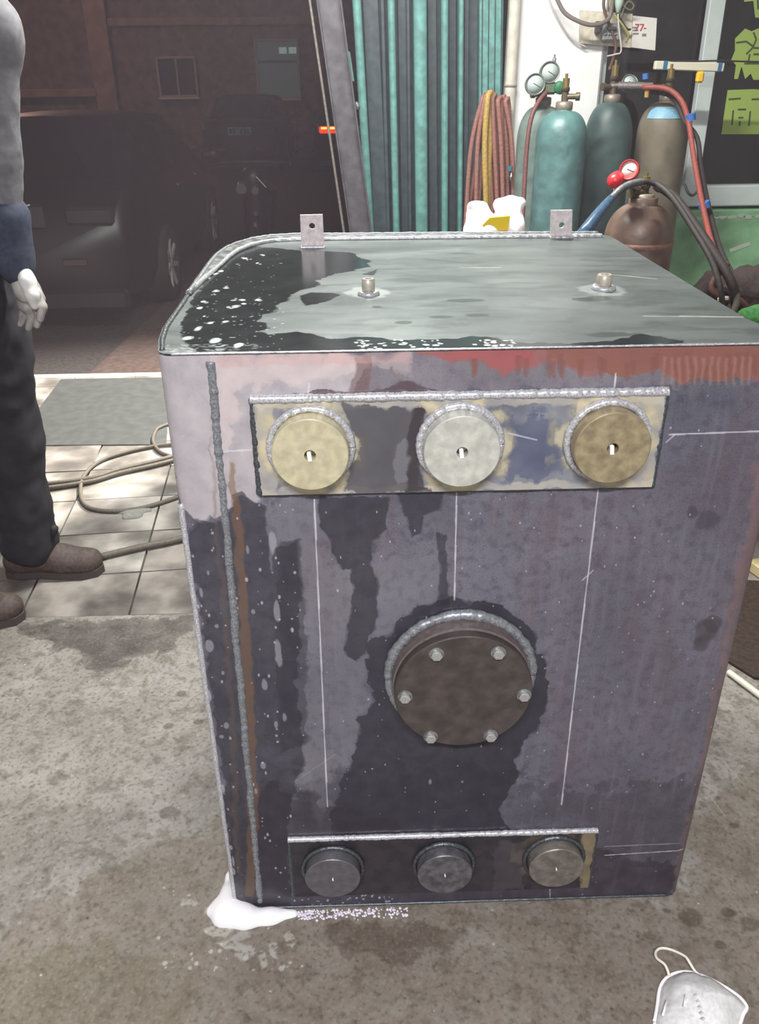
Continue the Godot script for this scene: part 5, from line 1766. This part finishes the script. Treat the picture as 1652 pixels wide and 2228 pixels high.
	nets(st, [[at_z(1030, 500, -1.72), 0.035, at_z(1024, 450, -1.72), 0.017], [at_z(1060, 500, -1.72), 0.035, at_z(1044, 455, -1.73), 0.028], [at_z(1120, 495, -1.74), 0.04, at_z(1118, 452, -1.76), 0.028], [at_z(1080, 505, -1.73), 0.04, at_z(1100, 458, -1.76), 0.028], [at_z(1085, 440, -1.76), 0.014, at_z(1132, 442, -1.76), 0.013], [Vector3(0.68, 1.03, -1.76), 0.028, Vector3(0.83, 1.03, -1.76), 0.028]], 0.007, 0.02, 0.014, 6)
	obj("bag_body", st, flat(rgb(238, 234, 236), 0.55), bag)
	st = mb()
	var pr := PackedVector2Array()
	for q in [[1050, 490], [1066, 474], [1111, 470], [1105, 500], [1072, 505], [1058, 505]]:
		var p := at_z(q[0], q[1], -1.684)
		pr.append(Vector2(p.x, p.y))
	prism(st, pr, -1.71, -1.684)
	obj("print", st, flat(rgb(232, 206, 40), 0.5), bag)
	# electrical board on the pillar edge
	var eb := thing("electrical_board", "white electrical board with breaker and tangled wires on the pillar", "electrical board", at_z(1345, 70, -3.26))
	var q0 := at_z(1264, 22, -3.275)
	var q1 := at_z(1262, 94, -3.275)
	var q2 := at_z(1424, 110, -3.275)
	var q3 := at_z(1428, 40, -3.275)
	st = mb()
	prism(st, PackedVector2Array([Vector2(q0.x, q0.y), Vector2(q1.x, q1.y), Vector2(at_z(1372, 104, -3.275).x, at_z(1372, 104, -3.275).y), Vector2(at_z(1376, 30, -3.275).x, at_z(1376, 30, -3.275).y)]), -3.30, -3.27)
	obj("back_box", st, noisy(rgb(214, 204, 186), rgb(188, 178, 162), 0.03, 142, 0.6, 0.0, 0.2), eb)
	st = mb()
	prism(st, PackedVector2Array([Vector2(at_z(1374, 103, -3.265).x, at_z(1374, 103, -3.265).y), Vector2(at_z(1378, 34, -3.265).x, at_z(1378, 34, -3.265).y), Vector2(q3.x, q3.y), Vector2(q2.x, q2.y)]), -3.29, -3.262)
	var cover := obj("cover_plate", st, flat(rgb(212, 206, 200), 0.5), eb)
	var tm := TextMesh.new()
	tm.text = "77-"
	tm.font_size = 24
	tm.pixel_size = 0.0016
	tm.depth = 0.002
	var ti := MeshInstance3D.new()
	ti.name = "lettering"
	ti.mesh = tm
	ti.material_override = flat(rgb(176, 40, 60), 0.5)
	cover.add_child(ti)
	ti.position = at_z(1394, 59, -3.26)
	st = mb()
	for q in [[1381, 60, 10, 3], [1383, 66, 12, 3], [1384, 73, 12, 3], [1402, 76, 9, 5]]:
		box(st, at_z(q[0], q[1], -3.261), Vector3(q[2], q[3], 0.6) * 0.0021)
	obj("print", st, flat(rgb(120, 116, 116), 0.6), cover)
	st = mb()
	box(st, at_z(1330, 70, -3.25), Vector3(0.085, 0.07, 0.05), 0.006)
	obj("breaker", st, noisy(rgb(150, 156, 154), rgb(96, 102, 102), 0.04, 143, 0.5, 0.0, 0.1), eb)
	st = mb()
	box(st, at_z(1332, 62, -3.22), Vector3(0.04, 0.014, 0.02), 0.003)
	obj("breaker_toggle", st, flat(rgb(58, 60, 62), 0.5), eb)
	st = mb()
	box(st, at_z(1301, 60, -3.25), Vector3(0.022, 0.05, 0.03), 0.003)
	obj("switch", st, flat(rgb(58, 60, 62), 0.5), eb)
	for k in 4:
		st = mb()
		lathe(st, [Vector2(0.006, 0), Vector2(0.006, 0.004), Vector2(0, 0.004)], axis(at_z(1318 + k * 7, 75, -3.226), Vector3(0, 0, 1)), 10)
		obj("terminal_screw", st, mats.steel, eb)
	st = mb()
	lathe(st, [Vector2(0.0, 0.0), Vector2(0.008, 0.0), Vector2(0.019, 0.035), Vector2(0.021, 0.05), Vector2(0.021, 0.09), Vector2(0, 0.09)], Transform3D(Basis.IDENTITY, at_z(1345, 28, -3.21)), 14)
	obj("cable_gland", st, flat(rgb(176, 198, 184), 0.5), eb)
	# cables to the board
	var wires := [
		["thick_cable", [[1205, -20, -3.2], [1226, 24, -3.19], [1254, 44, -3.18], [1285, 54, -3.18], [1312, 50, -3.19], [1328, 34, -3.2], [1334, -10, -3.2]], 0.0095, rgb(112, 100, 96), "thick grey cable sagging in a loop left of the electrical board"],
		["thin_cable", [[1190, -20, -3.275], [1206, 24, -3.275], [1240, 80, -3.275], [1275, 102, -3.27]], 0.003, rgb(196, 182, 186), "thin pale cable looping across the white pillar"],
		["brown_wire", [[1316, -10, -3.23], [1315, 20, -3.22], [1336, 80, -3.22], [1341, 100, -3.22], [1334, 130, -3.2], [1327, 150, -3.0]], 0.007, rgb(94, 66, 58), "brown wire hanging from the board down to the dark green cylinder"],
		["white_wire", [[1345, 30, -3.2], [1347, 60, -3.2], [1352, 110, -3.2], [1340, 118, -3.2], [1322, 122, -3.25]], 0.0035, rgb(196, 186, 176), "white wire drooping under the electrical board"],
		["green_wire", [[1330, -10, -3.22], [1329, 20, -3.21], [1352, 50, -3.2], [1368, 76, -3.2], [1362, 92, -3.22]], 0.0045, rgb(150, 148, 84), "yellow green earth wire curling over the electrical board"],
		["olive_wire", [[1356, -10, -3.22], [1358, 12, -3.21], [1372, 22, -3.21], [1380, 12, -3.22], [1366, 4, -3.22], [1350, 40, -3.215]], 0.004, rgb(98, 100, 78), "olive wire looped at the top of the electrical board"],
		["black_wire", [[1336, -10, -3.24], [1340, 20, -3.23], [1362, 60, -3.225], [1372, 64, -3.24]], 0.005, rgb(46, 44, 44), "black wire coming down into the breaker of the board"]]
	for w in wires:
		var pts := []
		for q in w[1]:
			pts.append(at_z(q[0], q[1], q[2]))
		st = mb()
		tube(st, curve(pts, 0.015), w[2], 8)
		tag(obj(w[0], st, flat(w[3], 0.6)), w[4], "cable")
	# white bar with blue ends hung before the window
	var wb := thing("plastic_bar", "white plastic bar with blue end bands hung before the window", "bar", at_z(1500, 145, -3.12))
	var b0 := at_z(1424, 142, -3.1)
	var b1 := at_z(1574, 147, -3.1)
	st = mb()
	bar(st, b0, b1, 0.036, 0.03, Vector3.UP, 0.004)
	obj("bar_body", st, flat(rgb(212, 204, 184), 0.5), wb)
	for f in [0.15, 0.94]:
		st = mb()
		bar(st, b0.lerp(b1, f - 0.04), b0.lerp(b1, f + 0.03), 0.039, 0.033, Vector3.UP, 0.003)
		obj("end_band", st, noisy(rgb(56, 112, 150), rgb(48, 92, 130), 0.05, 144, 0.5, 0.0, 0.1), wb)
	st = mb()
	tube(st, [at_z(1430, 136, -3.09), at_z(1560, 132, -3.09), at_z(1700, 136, -3.1), at_z(1800, 139, -3.12)], 0.004, 6)
	obj("hanging_wire", st, mats.rubber, wb)
	st = mb()
	box(st, at_z(1523, 168, -3.09), Vector3(0.033, 0.047, 0.03), 0.008)
	obj("yellow_knob", st, mats.yellow, wb)
	# yellow green film lettering on the window, seen from its back
	var film := flat(rgb(156, 178, 88), 0.6)
	var ink := flat(rgb(60, 72, 44), 0.7)
	var chars := [
		["lower window character of yellow green film", [[[1570, 292], [1580, 222], [1584, 196], [1640, 194], [1672, 196], [1700, 196], [1690, 292]]], [[1586, 216, 1612, 214], [1636, 216, 1700, 214], [1596, 240, 1593, 272], [1633, 242, 1630, 274], [1606, 238, 1624, 238], [1607, 256, 1618, 256], [1610, 264, 1610, 274]]],
		["upper window character of yellow green film", [[[1598, 172], [1602, 142], [1592, 130], [1600, 110], [1600, 84], [1622, 62], [1636, 68], [1650, 62], [1700, 60], [1700, 172], [1640, 174], [1634, 160], [1622, 172], [1614, 144], [1606, 172]]], [[1602, 93, 1624, 90], [1624, 90, 1638, 100], [1640, 70, 1646, 86], [1646, 86, 1638, 104], [1638, 104, 1624, 118], [1620, 138, 1700, 138], [1640, 104, 1700, 106], [1640, 118, 1660, 118], [1632, 118, 1628, 138]]],
		["topmost window character of yellow green film", [[[1620, -40], [1620, 4], [1640, 2], [1644, 38], [1662, 40], [1700, 40], [1700, -40]]], [[1648, -30, 1650, 20], [1660, 12, 1700, 14]]]]
	for c in chars:
		var ct := thing("window_lettering", c[0], "lettering", at_z(1640, 160, -3.38))
		for pl in c[1]:
			var pp := PackedVector2Array()
			for q in pl:
				var p := at_z(q[0], q[1], -3.379)
				pp.append(Vector2(p.x, p.y))
			st = mb()
			prism(st, pp, -3.3815, -3.379)
			obj("film", st, film, ct)
		for s in c[2]:
			st = mb()
			bar(st, at_z(s[0], s[1], -3.3785), at_z(s[2], s[3], -3.3785), 0.0075, 0.0015, Vector3(0, 0.3, 1).cross(Vector3(s[2] - s[0], s[1] - s[3], 0)).normalized(), 0.0003)
			obj("stroke", st, ink, ct)

# ---------------------------------------------------------------- things on the floor
func build_floor_things() -> void:
	var st := mb()
	# doorway floor shade, added as a thin grey sheet
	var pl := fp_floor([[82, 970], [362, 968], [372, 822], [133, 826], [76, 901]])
	if Geometry2D.is_polygon_clockwise(pl):
		pl.reverse()
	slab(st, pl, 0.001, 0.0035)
	tag(obj("floor_shade", st, mats.sheet), "thin grey sheet standing in for the floor shade inside the doorway", "painted shade")
	# hoses on the tiles
	var hs := [
		[[[60, 1052], [110, 1052], [200, 1040], [260, 1022], [370, 995], [470, 960]], 0.011, "thick grey hose lying straight across the pale tiles"],
		[[[60, 1062], [110, 1061], [200, 1047], [262, 1029], [372, 1003], [470, 970]], 0.010, "grey hose lying close beside the thick straight hose"],
		[[[470, 960], [400, 965], [340, 970], [270, 985], [215, 1005], [183, 1035], [175, 1070], [185, 1098], [215, 1110], [260, 1112], [310, 1105], [350, 1094], [385, 1082], [480, 1050]], 0.0085, "grey cable lying in a wide loop on the tiles"],
		[[[430, 1010], [370, 992], [345, 980], [333, 960], [338, 940], [352, 928], [420, 905]], 0.0085, "grey cable bent in a tight curl beside the tank"],
		[[[195, 1218], [225, 1210], [300, 1192], [360, 1180], [410, 1168], [520, 1140]], 0.0125, "dark hose running from the shoe towards the tank"]]
	for h in hs:
		var pts := []
		for q in h[0]:
			pts.append(at_y(q[0], q[1], h[1] + 0.001))
		st = mb()
		tube(st, curve(pts, 0.03), h[1], 10)
		tag(obj("floor_hose", st, mats.hose_grey), h[2], "hose")
	# grey rag under the loop
	st = mb()  # small flat grey shape on the tiles
	var rc := at_y(290, 1115, 0.0)
	nets(st, [[rc + Vector3(-0.05, 0.0, 0.0), 0.012, rc + Vector3(0.06, 0.0, -0.01), 0.012], [rc + Vector3(-0.02, 0.0, 0.03), 0.012, rc + Vector3(0.03, 0.0, 0.03), 0.012], [rc + Vector3(-0.02, 0, 0.05), 0.008, rc + Vector3(0.02, 0, 0.05), 0.008]], 0.006, 0.03, 0.004, 3)
	tag(obj("grey_lump", st, noisy(rgb(138, 136, 130), rgb(116, 114, 110), 0.05, 151, 0.9, 0.0, 0.2)), "small grey rag lying under the cable loop on the tiles", "lump")
	# soap foam at the tank's front corner
	st = mb()
	var bones := []
	for q in [[500, 1905, 0.010, 502, 1950, 0.022], [502, 1950, 0.022, 500, 1985, 0.03], [500, 1985, 0.03, 530, 1998, 0.022], [530, 1998, 0.020, 590, 1994, 0.014], [590, 1994, 0.013, 640, 1989, 0.007], [478, 1975, 0.014, 486, 1996, 0.016], [470, 1978, 0.01, 458, 1982, 0.006]]:
		var p0 := at_y(q[0], q[1], 0.0)
		var p1 := at_y(q[3], q[4], 0.0)
		bones.append([p0 + Vector3(0, 0.0, 0), q[2], p1 + Vector3(0, 0.0, 0), q[5]])
	nets(st, bones, 0.005, 0.02, 0.006, 9)
	var fm := flat(rgb(238, 232, 234), 0.5)
	fm.subsurf_scatter_enabled = true
	fm.subsurf_scatter_strength = 0.2
	var foam := obj("soap_foam", st, fm)
	tag(foam, "white soap foam piled at the foot of the tank corner", "foam")
	var rng := RandomNumberGenerator.new()
	rng.seed = 17
	st = mb()
	for i in 230:
		var bx := 650.0 + 240.0 * pow(rng.randf(), 1.4)
		var p := at_y(bx, 1978.0 + rng.randfn(0.0, 9.0), 0.0)
		if p.z < 0.006:
			p.z = 0.006 + rng.randf() * 0.02
		var r := rng.randf_range(0.0012, 0.0032)
		lathe(st, [Vector2(r, 0), Vector2(r * 0.8, r * 0.6), Vector2(0, r)], Transform3D(Basis.IDENTITY, p), 6)
	var bub := obj("foam_bubbles", st, flat(rgb(214, 206, 218), 0.1))
	tag(bub, "scattered tiny soap bubbles along the tank foot", "bubbles")
	bub.set_meta("kind", "stuff")
	# face mask
	mask()
	# right side: steel rod, dark plate, heap
	st = mb()
	cyl(st, at_y(1586, 1462, 0.012), at_y(1690, 1540, 0.012), 0.009, 12)
	tag(obj("white_rod", st, flat(rgb(206, 200, 184), 0.5)), "short white rod lying on the floor right of the tank", "rod")
	st = mb()
	var dp := fp_floor([[1500, 1260], [1648, 1268], [1800, 1300], [1800, 1500], [1640, 1478], [1500, 1390]])
	if Geometry2D.is_polygon_clockwise(dp):
		dp.reverse()
	slab(st, dp, 0.0005, 0.009)
	tag(obj("dark_plate", st, noisy(rgb(70, 54, 48), rgb(52, 42, 40), 0.04, 152, 0.7, 0.2, 0.3, 1.0)), "dark rusty steel plate lying flat right of the tank", "plate")
	st = mb()
	box(st, at_y(1690, 1235, 0.02), Vector3(0.16, 0.04, 0.1), 0.004, Basis(Vector3.UP, 0.3))
	tag(obj("cream_block", st, flat(rgb(196, 178, 132), 0.7)), "cream wooden block on the floor beyond the dark plate", "block")
	# dark heap: stacked scrap sack and coiled cables on a bench by the green wall
	var bench := thing("work_bench", "low steel bench carrying the dark heap before the green wall", "bench", Vector3(1.82, 0, -1.9))
	st = mb()
	box(st, Vector3(1.85, 0.44, -1.75), Vector3(0.8, 0.04, 0.9), 0.005)
	obj("bench_top", st, mats.steel_dark, bench)
	for sx in [-1, 1]:
		for sz in [-1, 1]:
			st = mb()
			box(st, Vector3(1.85 + sx * 0.37, 0.21, -1.75 + sz * 0.42), Vector3(0.04, 0.42, 0.04), 0.003)
			obj("leg", st, mats.steel_dark, bench)
	st = mb()
	var z := -1.75
	nets(st, [[at_z(1500, 665, z), 0.06, at_z(1540, 640, z), 0.055], [at_z(1560, 650, z - 0.1), 0.09, at_z(1625, 625, z - 0.1), 0.07], [at_z(1640, 640, z), 0.1, at_z(1720, 650, z), 0.12], [at_z(1530, 730, z), 0.1, at_z(1720, 740, z), 0.12], [at_z(1600, 700, z), 0.08, at_z(1680, 700, z), 0.1], [Vector3(1.6, 0.54, -1.7), 0.08, Vector3(2.05, 0.54, -1.75), 0.08]], 0.018, 0.06, 0.03, 12)
	tag(obj("dark_sack", st, noisy(rgb(58, 40, 36), rgb(38, 32, 32), 0.04, 153, 0.9, 0.0, 0.2, 2.0)), "dark brown crumpled sack heaped by the green wall", "sack")
	st = mb()
	tube(st, curve([at_z(1582, 575, -1.66), at_z(1560, 600, -1.62), at_z(1550, 628, -1.6), at_z(1575, 650, -1.58), at_z(1610, 655, -1.58), at_z(1640, 690, -1.58), at_z(1690, 750, -1.6)], 0.02), 0.012, 8)
	tag(obj("brown_cable", st, noisy(rgb(92, 58, 50), rgb(70, 46, 42), 0.05, 154, 0.7, 0.0, 0.2)), "brown cable draped over the dark sack", "cable")
	st = mb()
	tube(st, curve([at_z(1578, 620, -1.57), at_z(1600, 632, -1.55), at_z(1604, 655, -1.54), at_z(1596, 690, -1.54), at_z(1600, 760, -1.56)], 0.02), 0.011, 8)
	tag(obj("grey_cable", st, mats.hose_grey), "grey cable hanging down the front of the dark sack", "cable")
	st = mb()
	nets(st, [[at_z(1622, 690, -1.52), 0.03, at_z(1660, 690, -1.52), 0.04], [at_z(1630, 705, -1.52), 0.03, at_z(1680, 720, -1.52), 0.05], [Vector3(1.56, 0.56, -1.55), 0.03, Vector3(1.6, 0.52, -1.55), 0.05]], 0.01, 0.03, 0.01, 4)
	tag(obj("green_cloth", st, noisy(rgb(58, 116, 58), rgb(42, 88, 46), 0.05, 155, 0.9, 0.0, 0.2)), "bunched green cloth lying before the dark sack", "cloth")
	st = mb()
	bar(st, at_z(1562, 652, -1.56), at_z(1586, 648, -1.56), 0.012, 0.01, Vector3.UP, 0.002)
	tag(obj("bright_offcut", st, flat(rgb(190, 182, 172), 0.5)), "small bright metal offcut on the dark sack", "offcut")

func mask() -> void:
	# folded cup mask lying on the floor: a bulging half shell with a soft rim
	var c := at_y(1525, 2190, 0.0)
	var t := thing("face_mask", "white folded face mask with an ear loop lying on the floor", "face mask", c)
	var out := [[1424, 2224], [1430, 2190], [1436, 2150], [1450, 2128], [1475, 2116], [1505, 2116], [1545, 2130], [1585, 2152], [1612, 2172], [1626, 2192], [1618, 2206], [1606, 2240], [1580, 2285], [1520, 2310], [1460, 2290], [1430, 2250]]
	var rim := []
	for q in out:
		rim.append(at_y(q[0], q[1], 0.004))
	var cc := Vector3.ZERO
	for p in rim:
		cc += p
	cc /= rim.size()
	cc.y = 0.0
	var st := mb()
	st.set_smooth_group(0)
	var n := rim.size()
	var rows := []
	var ns := FastNoiseLite.new()
	ns.seed = 4
	ns.frequency = 18.0
	for k in 9:
		var f := k / 8.0
		var ring := []
		for i in n * 2:
			var p: Vector3 = rim[i / 2] if i % 2 == 0 else (rim[i / 2] + rim[(i / 2 + 1) % n]) * 0.5
			var q := p.lerp(cc, f)
			var hgt := 0.004 + 0.045 * pow(1.0 - pow(1.0 - f, 2.0), 0.7)
			if k > 0:
				hgt += ns.get_noise_2d(q.x, q.z) * 0.006
			# flattened welded border
			if k == 1:
				hgt *= 0.55
			ring.append(Vector3(q.x, hgt, q.z))
		rows.append(ring)
	for k in 8:
		for i in n * 2:
			var j := (i + 1) % (n * 2)
			tri(st, rows[k][i], rows[k][j], rows[k + 1][j])
			tri(st, rows[k][i], rows[k + 1][j], rows[k + 1][i])
	for i in n * 2:
		tri(st, rows[0][i], Vector3(cc.x, 0.003, cc.z), rows[0][(i + 1) % (n * 2)])
	obj("shell", st, noisy(rgb(226, 222, 220), rgb(208, 206, 198), 0.04, 161, 0.8, 0.0, 0.15), t)
	st = mb()
	var rp := rim.duplicate()
	rp.append(rim[0])
	tube(st, curve(rp, 0.008), 0.0035, 6)
	obj("edge_band", st, flat(rgb(238, 232, 232), 0.8), t)
	st = mb()
	tube(st, curve([at_y(1457, 2124, 0.012), at_y(1448, 2100, 0.02), at_y(1430, 2085, 0.016), at_y(1427, 2072, 0.012), at_y(1438, 2063, 0.010), at_y(1460, 2066, 0.012), at_y(1490, 2080, 0.02), at_y(1500, 2093, 0.02), at_y(1512, 2112, 0.012), at_y(1524, 2122, 0.008)], 0.006), 0.0028, 6)
	obj("ear_loop", st, flat(rgb(222, 214, 202), 0.7), t)
	st = mb()
	tube(st, [at_y(1488, 2148, 0.03), at_y(1492, 2170, 0.045), at_y(1490, 2190, 0.052)], 0.0022, 6)
	obj("fold_seam", st, flat(rgb(240, 236, 234), 0.8), t)
	st = mb()
	tube(st, [at_y(1450, 2178, 0.02), at_y(1446, 2195, 0.022), at_y(1442, 2210, 0.02)], 0.0018, 6)
	obj("fold_seam", st, flat(rgb(240, 236, 234), 0.8), t)
	st = mb()
	for k in 5:
		var p := at_y(1515 + k * 4, 2165 + k * 13, 0.052)
		box(st, p, Vector3(0.006, 0.001, 0.003), 0.0, Basis(Vector3.UP, 0.4))
	obj("stamp", st, flat(rgb(196, 192, 184), 0.8), t)

# ---------------------------------------------------------------- the person at the left
func build_person() -> void:
	var t := thing("person", "person in grey work jacket, dark trousers and brown shoes with a pale glove", "person", Vector3(-0.85, 0, -1.25))
	var za := -1.24
	var sh := at_z(-18, 70, za)
	var el := at_z(-12, 330, za)
	var wr := at_z(38, 585, za)
	var cuff := at_z(28, 560, za)
	var pel := Vector3(-0.86, 1.0, -1.27)
	var chest := Vector3(-0.86, 1.42, -1.32)
	var neck := Vector3(-0.85, 1.66, -1.33)
	var head := Vector3(-0.83, 1.80, -1.33)
	var sh2 := Vector3(-0.86, sh.y - 0.02, -1.53)
	var el2 := Vector3(-0.97, 1.26, -1.6)
	var wr2 := Vector3(-0.93, 0.98, -1.56)
	# body under the clothes with the head, neck and hidden hand
	var st := mb()
	var body := [[pel, 0.1, chest, 0.12], [chest, 0.11, neck, 0.06], [neck, 0.055, head + Vector3(0, -0.03, 0), 0.06], [head + Vector3(-0.02, 0.03, 0), 0.088, head + Vector3(0.0, 0.0, 0), 0.085], [head + Vector3(0.035, -0.06, 0), 0.055, head + Vector3(0.02, -0.03, 0), 0.06], [head + Vector3(0.085, -0.01, 0), 0.012, head + Vector3(0.105, -0.03, 0), 0.015],
		[head + Vector3(0.088, -0.065, -0.02), 0.01, head + Vector3(0.088, -0.065, 0.02), 0.01], [head + Vector3(-0.01, -0.01, 0.088), 0.016, head + Vector3(-0.015, 0.02, 0.09), 0.016], [head + Vector3(-0.01, -0.01, -0.088), 0.016, head + Vector3(-0.015, 0.02, -0.09), 0.016],
		[chest, 0.1, sh, 0.05], [sh, 0.05, el, 0.042], [el, 0.04, wr, 0.03], [chest, 0.1, sh2, 0.05], [sh2, 0.05, el2, 0.042], [el2, 0.04, wr2, 0.03], [wr2, 0.03, wr2 + Vector3(0.06, -0.06, 0.0), 0.035], [wr2 + Vector3(0.06, -0.06, 0), 0.02, wr2 + Vector3(0.1, -0.12, 0), 0.012],
		[pel, 0.09, Vector3(-0.83, 0.5, -1.34), 0.06], [Vector3(-0.83, 0.5, -1.34), 0.055, Vector3(-0.85, 0.08, -1.34), 0.04], [pel, 0.09, Vector3(-0.97, 0.5, -1.12), 0.06], [Vector3(-0.97, 0.5, -1.12), 0.055, Vector3(-1.0, 0.08, -1.08), 0.04]]
	nets(st, body, 0.016, 0.03)
	obj("body", st, flat(rgb(176, 132, 112), 0.6), t)
	# hair
	st = mb()
	nets(st, [[head + Vector3(-0.03, 0.05, 0), 0.088, head + Vector3(0.02, 0.06, 0), 0.08], [head + Vector3(-0.06, 0.0, 0.0), 0.072, head + Vector3(-0.05, -0.04, 0), 0.06]], 0.012, 0.03, 0.01, 2)
	obj("hair", st, flat(rgb(28, 25, 25), 0.7), t)
	# jacket
	st = mb()
	var jk := [[pel + Vector3(-0.01, -0.02, 0.02), 0.125, chest, 0.15], [pel + Vector3(-0.01, -0.02, -0.1), 0.12, chest + Vector3(0, 0, -0.06), 0.14], [chest, 0.13, neck + Vector3(-0.02, -0.06, 0), 0.075], [chest + Vector3(0, 0.05, 0.05), 0.1, sh, 0.07], [sh + Vector3(0, 0.02, 0), 0.066, el, 0.063], [el, 0.058, el.lerp(cuff, 0.72), 0.048], [chest + Vector3(0, 0.05, -0.08), 0.1, sh2, 0.07], [sh2, 0.066, el2, 0.062], [el2, 0.06, wr2, 0.05]]
	nets(st, jk, 0.016, 0.04, 0.007, 5)
	obj("jacket", st, noisy(rgb(124, 120, 126), rgb(100, 98, 106), 0.04, 171, 0.9, 0.0, 0.4), t)
	st = mb()
	nets(st, [[cuff.lerp(el, 0.4), 0.063, cuff, 0.054], [cuff, 0.054, wr, 0.046]], 0.01, 0.02, 0.004, 8)
	obj("sleeve_cuff", st, noisy(rgb(66, 70, 88), rgb(52, 56, 72), 0.04, 172, 0.9, 0.0, 0.3), t)
	# trousers
	st = mb()
	var tr := [[Vector3(-0.84, 1.0, -1.30), 0.13, Vector3(-0.815, 0.82, -1.335), 0.108], [Vector3(-0.815, 0.82, -1.335), 0.108, Vector3(-0.828, 0.50, -1.34), 0.09], [Vector3(-0.828, 0.50, -1.34), 0.088, Vector3(-0.848, 0.28, -1.34), 0.086], [Vector3(-0.848, 0.28, -1.34), 0.086, Vector3(-0.848, 0.135, -1.34), 0.096], [Vector3(-0.80, 0.45, -1.335), 0.05, Vector3(-0.806, 0.43, -1.335), 0.055],
		[Vector3(-0.88, 1.0, -1.2), 0.13, Vector3(-0.93, 0.82, -1.15), 0.108], [Vector3(-0.93, 0.82, -1.15), 0.108, Vector3(-0.98, 0.5, -1.11), 0.09], [Vector3(-0.98, 0.5, -1.11), 0.088, Vector3(-1.0, 0.13, -1.08), 0.092]]
	nets(st, tr, 0.015, 0.03, 0.013, 7)
	obj("trousers", st, noisy(rgb(52, 48, 54), rgb(42, 40, 46), 0.03, 173, 0.95, 0.0, 0.4), t)
	st = mb()
	nets(st, [[at_z(118, 1150, -1.33), 0.014, at_z(116, 1158, -1.33), 0.014]], 0.006, 0.01)
	obj("cord_toggle", st, flat(rgb(40, 38, 42), 0.7), t)
	# shoes
	for s in [[Vector3(-0.845, 0, -1.34), 0.0], [Vector3(-1.02, 0, -1.075), -0.06]]:
		var o: Vector3 = s[0]
		var b := Basis(Vector3.UP, s[1])
		st = mb()
		var sb := [[Vector3(-0.055, 0.055, 0), 0.048, Vector3(-0.02, 0.10, 0), 0.052], [Vector3(-0.055, 0.05, 0), 0.046, Vector3(0.06, 0.055, 0), 0.048], [Vector3(0.0, 0.09, 0), 0.05, Vector3(0.10, 0.062, 0), 0.042], [Vector3(0.10, 0.052, -0.012), 0.043, Vector3(0.185, 0.045, -0.005), 0.042], [Vector3(0.10, 0.045, 0.015), 0.038, Vector3(0.17, 0.042, 0.01), 0.04]]
		for q in sb:
			q[0] = o + b * q[0]
			q[2] = o + b * q[2]
		nets(st, sb, 0.009, 0.02)
		var shoe := obj("shoe", st, noisy(rgb(92, 76, 72), rgb(68, 56, 54), 0.05, 174, 0.7, 0.0, 0.2), t)
		st = mb()
		var sole := PackedVector2Array()
		for q in [[-0.105, 0.0], [-0.098, 0.03], [-0.06, 0.044], [0.02, 0.04], [0.1, 0.052], [0.17, 0.054], [0.215, 0.034], [0.23, 0.0], [0.215, -0.036], [0.17, -0.054], [0.1, -0.05], [0.02, -0.036], [-0.06, -0.042], [-0.098, -0.03]]:
			var p: Vector3 = o + b * Vector3(q[0], 0, q[1])
			sole.append(Vector2(p.x, p.z))
		slab(st, sole, 0.001, 0.026)
		obj("sole", st, flat(rgb(72, 62, 60), 0.8), shoe)
		st = mb()
		for k in 4:
			var y := 0.118 - k * 0.012
			tube(st, [o + b * Vector3(0.03 + k * 0.02, y, -0.026), o + b * Vector3(0.037 + k * 0.02, y + 0.014, 0), o + b * Vector3(0.03 + k * 0.02, y, 0.026)], 0.003, 6)
		obj("laces", st, flat(rgb(60, 52, 50), 0.8), shoe)
	# gloved right hand hanging, fingers curled
	st = mb()
	var palm := at_z(60, 632, za + 0.01)
	var w0 := at_z(40, 592, za)
	var fx := at_z(85, 655, za)
	var fing := [
		[w0, 0.03, palm, 0.036],
		[at_z(52, 600, za), 0.022, at_z(78, 650, za), 0.026],
		[palm + Vector3(-0.01, 0.0, -0.02), 0.03, at_z(62, 660, za - 0.01), 0.03]]
	var tips := [[[80, 640], [92, 668], [88, 694], 0.026, 0.013], [[74, 652], [86, 682], [80, 708], 0.009, 0.013], [[64, 658], [70, 690], [62, 714], -0.009, 0.0125], [[52, 658], [52, 686], [44, 706], -0.026, 0.011]]
	for f in tips:
		var a := at_z(f[0][0], f[0][1], za + f[3])
		var b := at_z(f[1][0], f[1][1], za + f[3] + 0.01)
		var c := at_z(f[2][0], f[2][1], za + f[3] + 0.012)
		fing.append([palm.lerp(a, 0.5), f[4] + 0.004, a, f[4] + 0.002])
		fing.append([a, f[4] + 0.001, b, f[4]])
		fing.append([b, f[4], c, f[4] - 0.003])
	nets(st, fing, 0.0045, 0.008)
	var gl := obj("work_glove", st, noisy(rgb(186, 178, 172), rgb(128, 112, 106), 0.012, 175, 0.9, 0.0, 0.25), t)
	st = mb()
	var th0 := at_z(60, 612, za + 0.04)
	nets(st, [[at_z(56, 600, za + 0.03), 0.021, th0, 0.022], [th0, 0.021, at_z(70, 642, za + 0.052), 0.018], [at_z(70, 642, za + 0.052), 0.0175, at_z(76, 664, za + 0.05), 0.013]], 0.0045, 0.01)
	obj("thumb", st, flat(rgb(206, 202, 200), 0.9), gl)
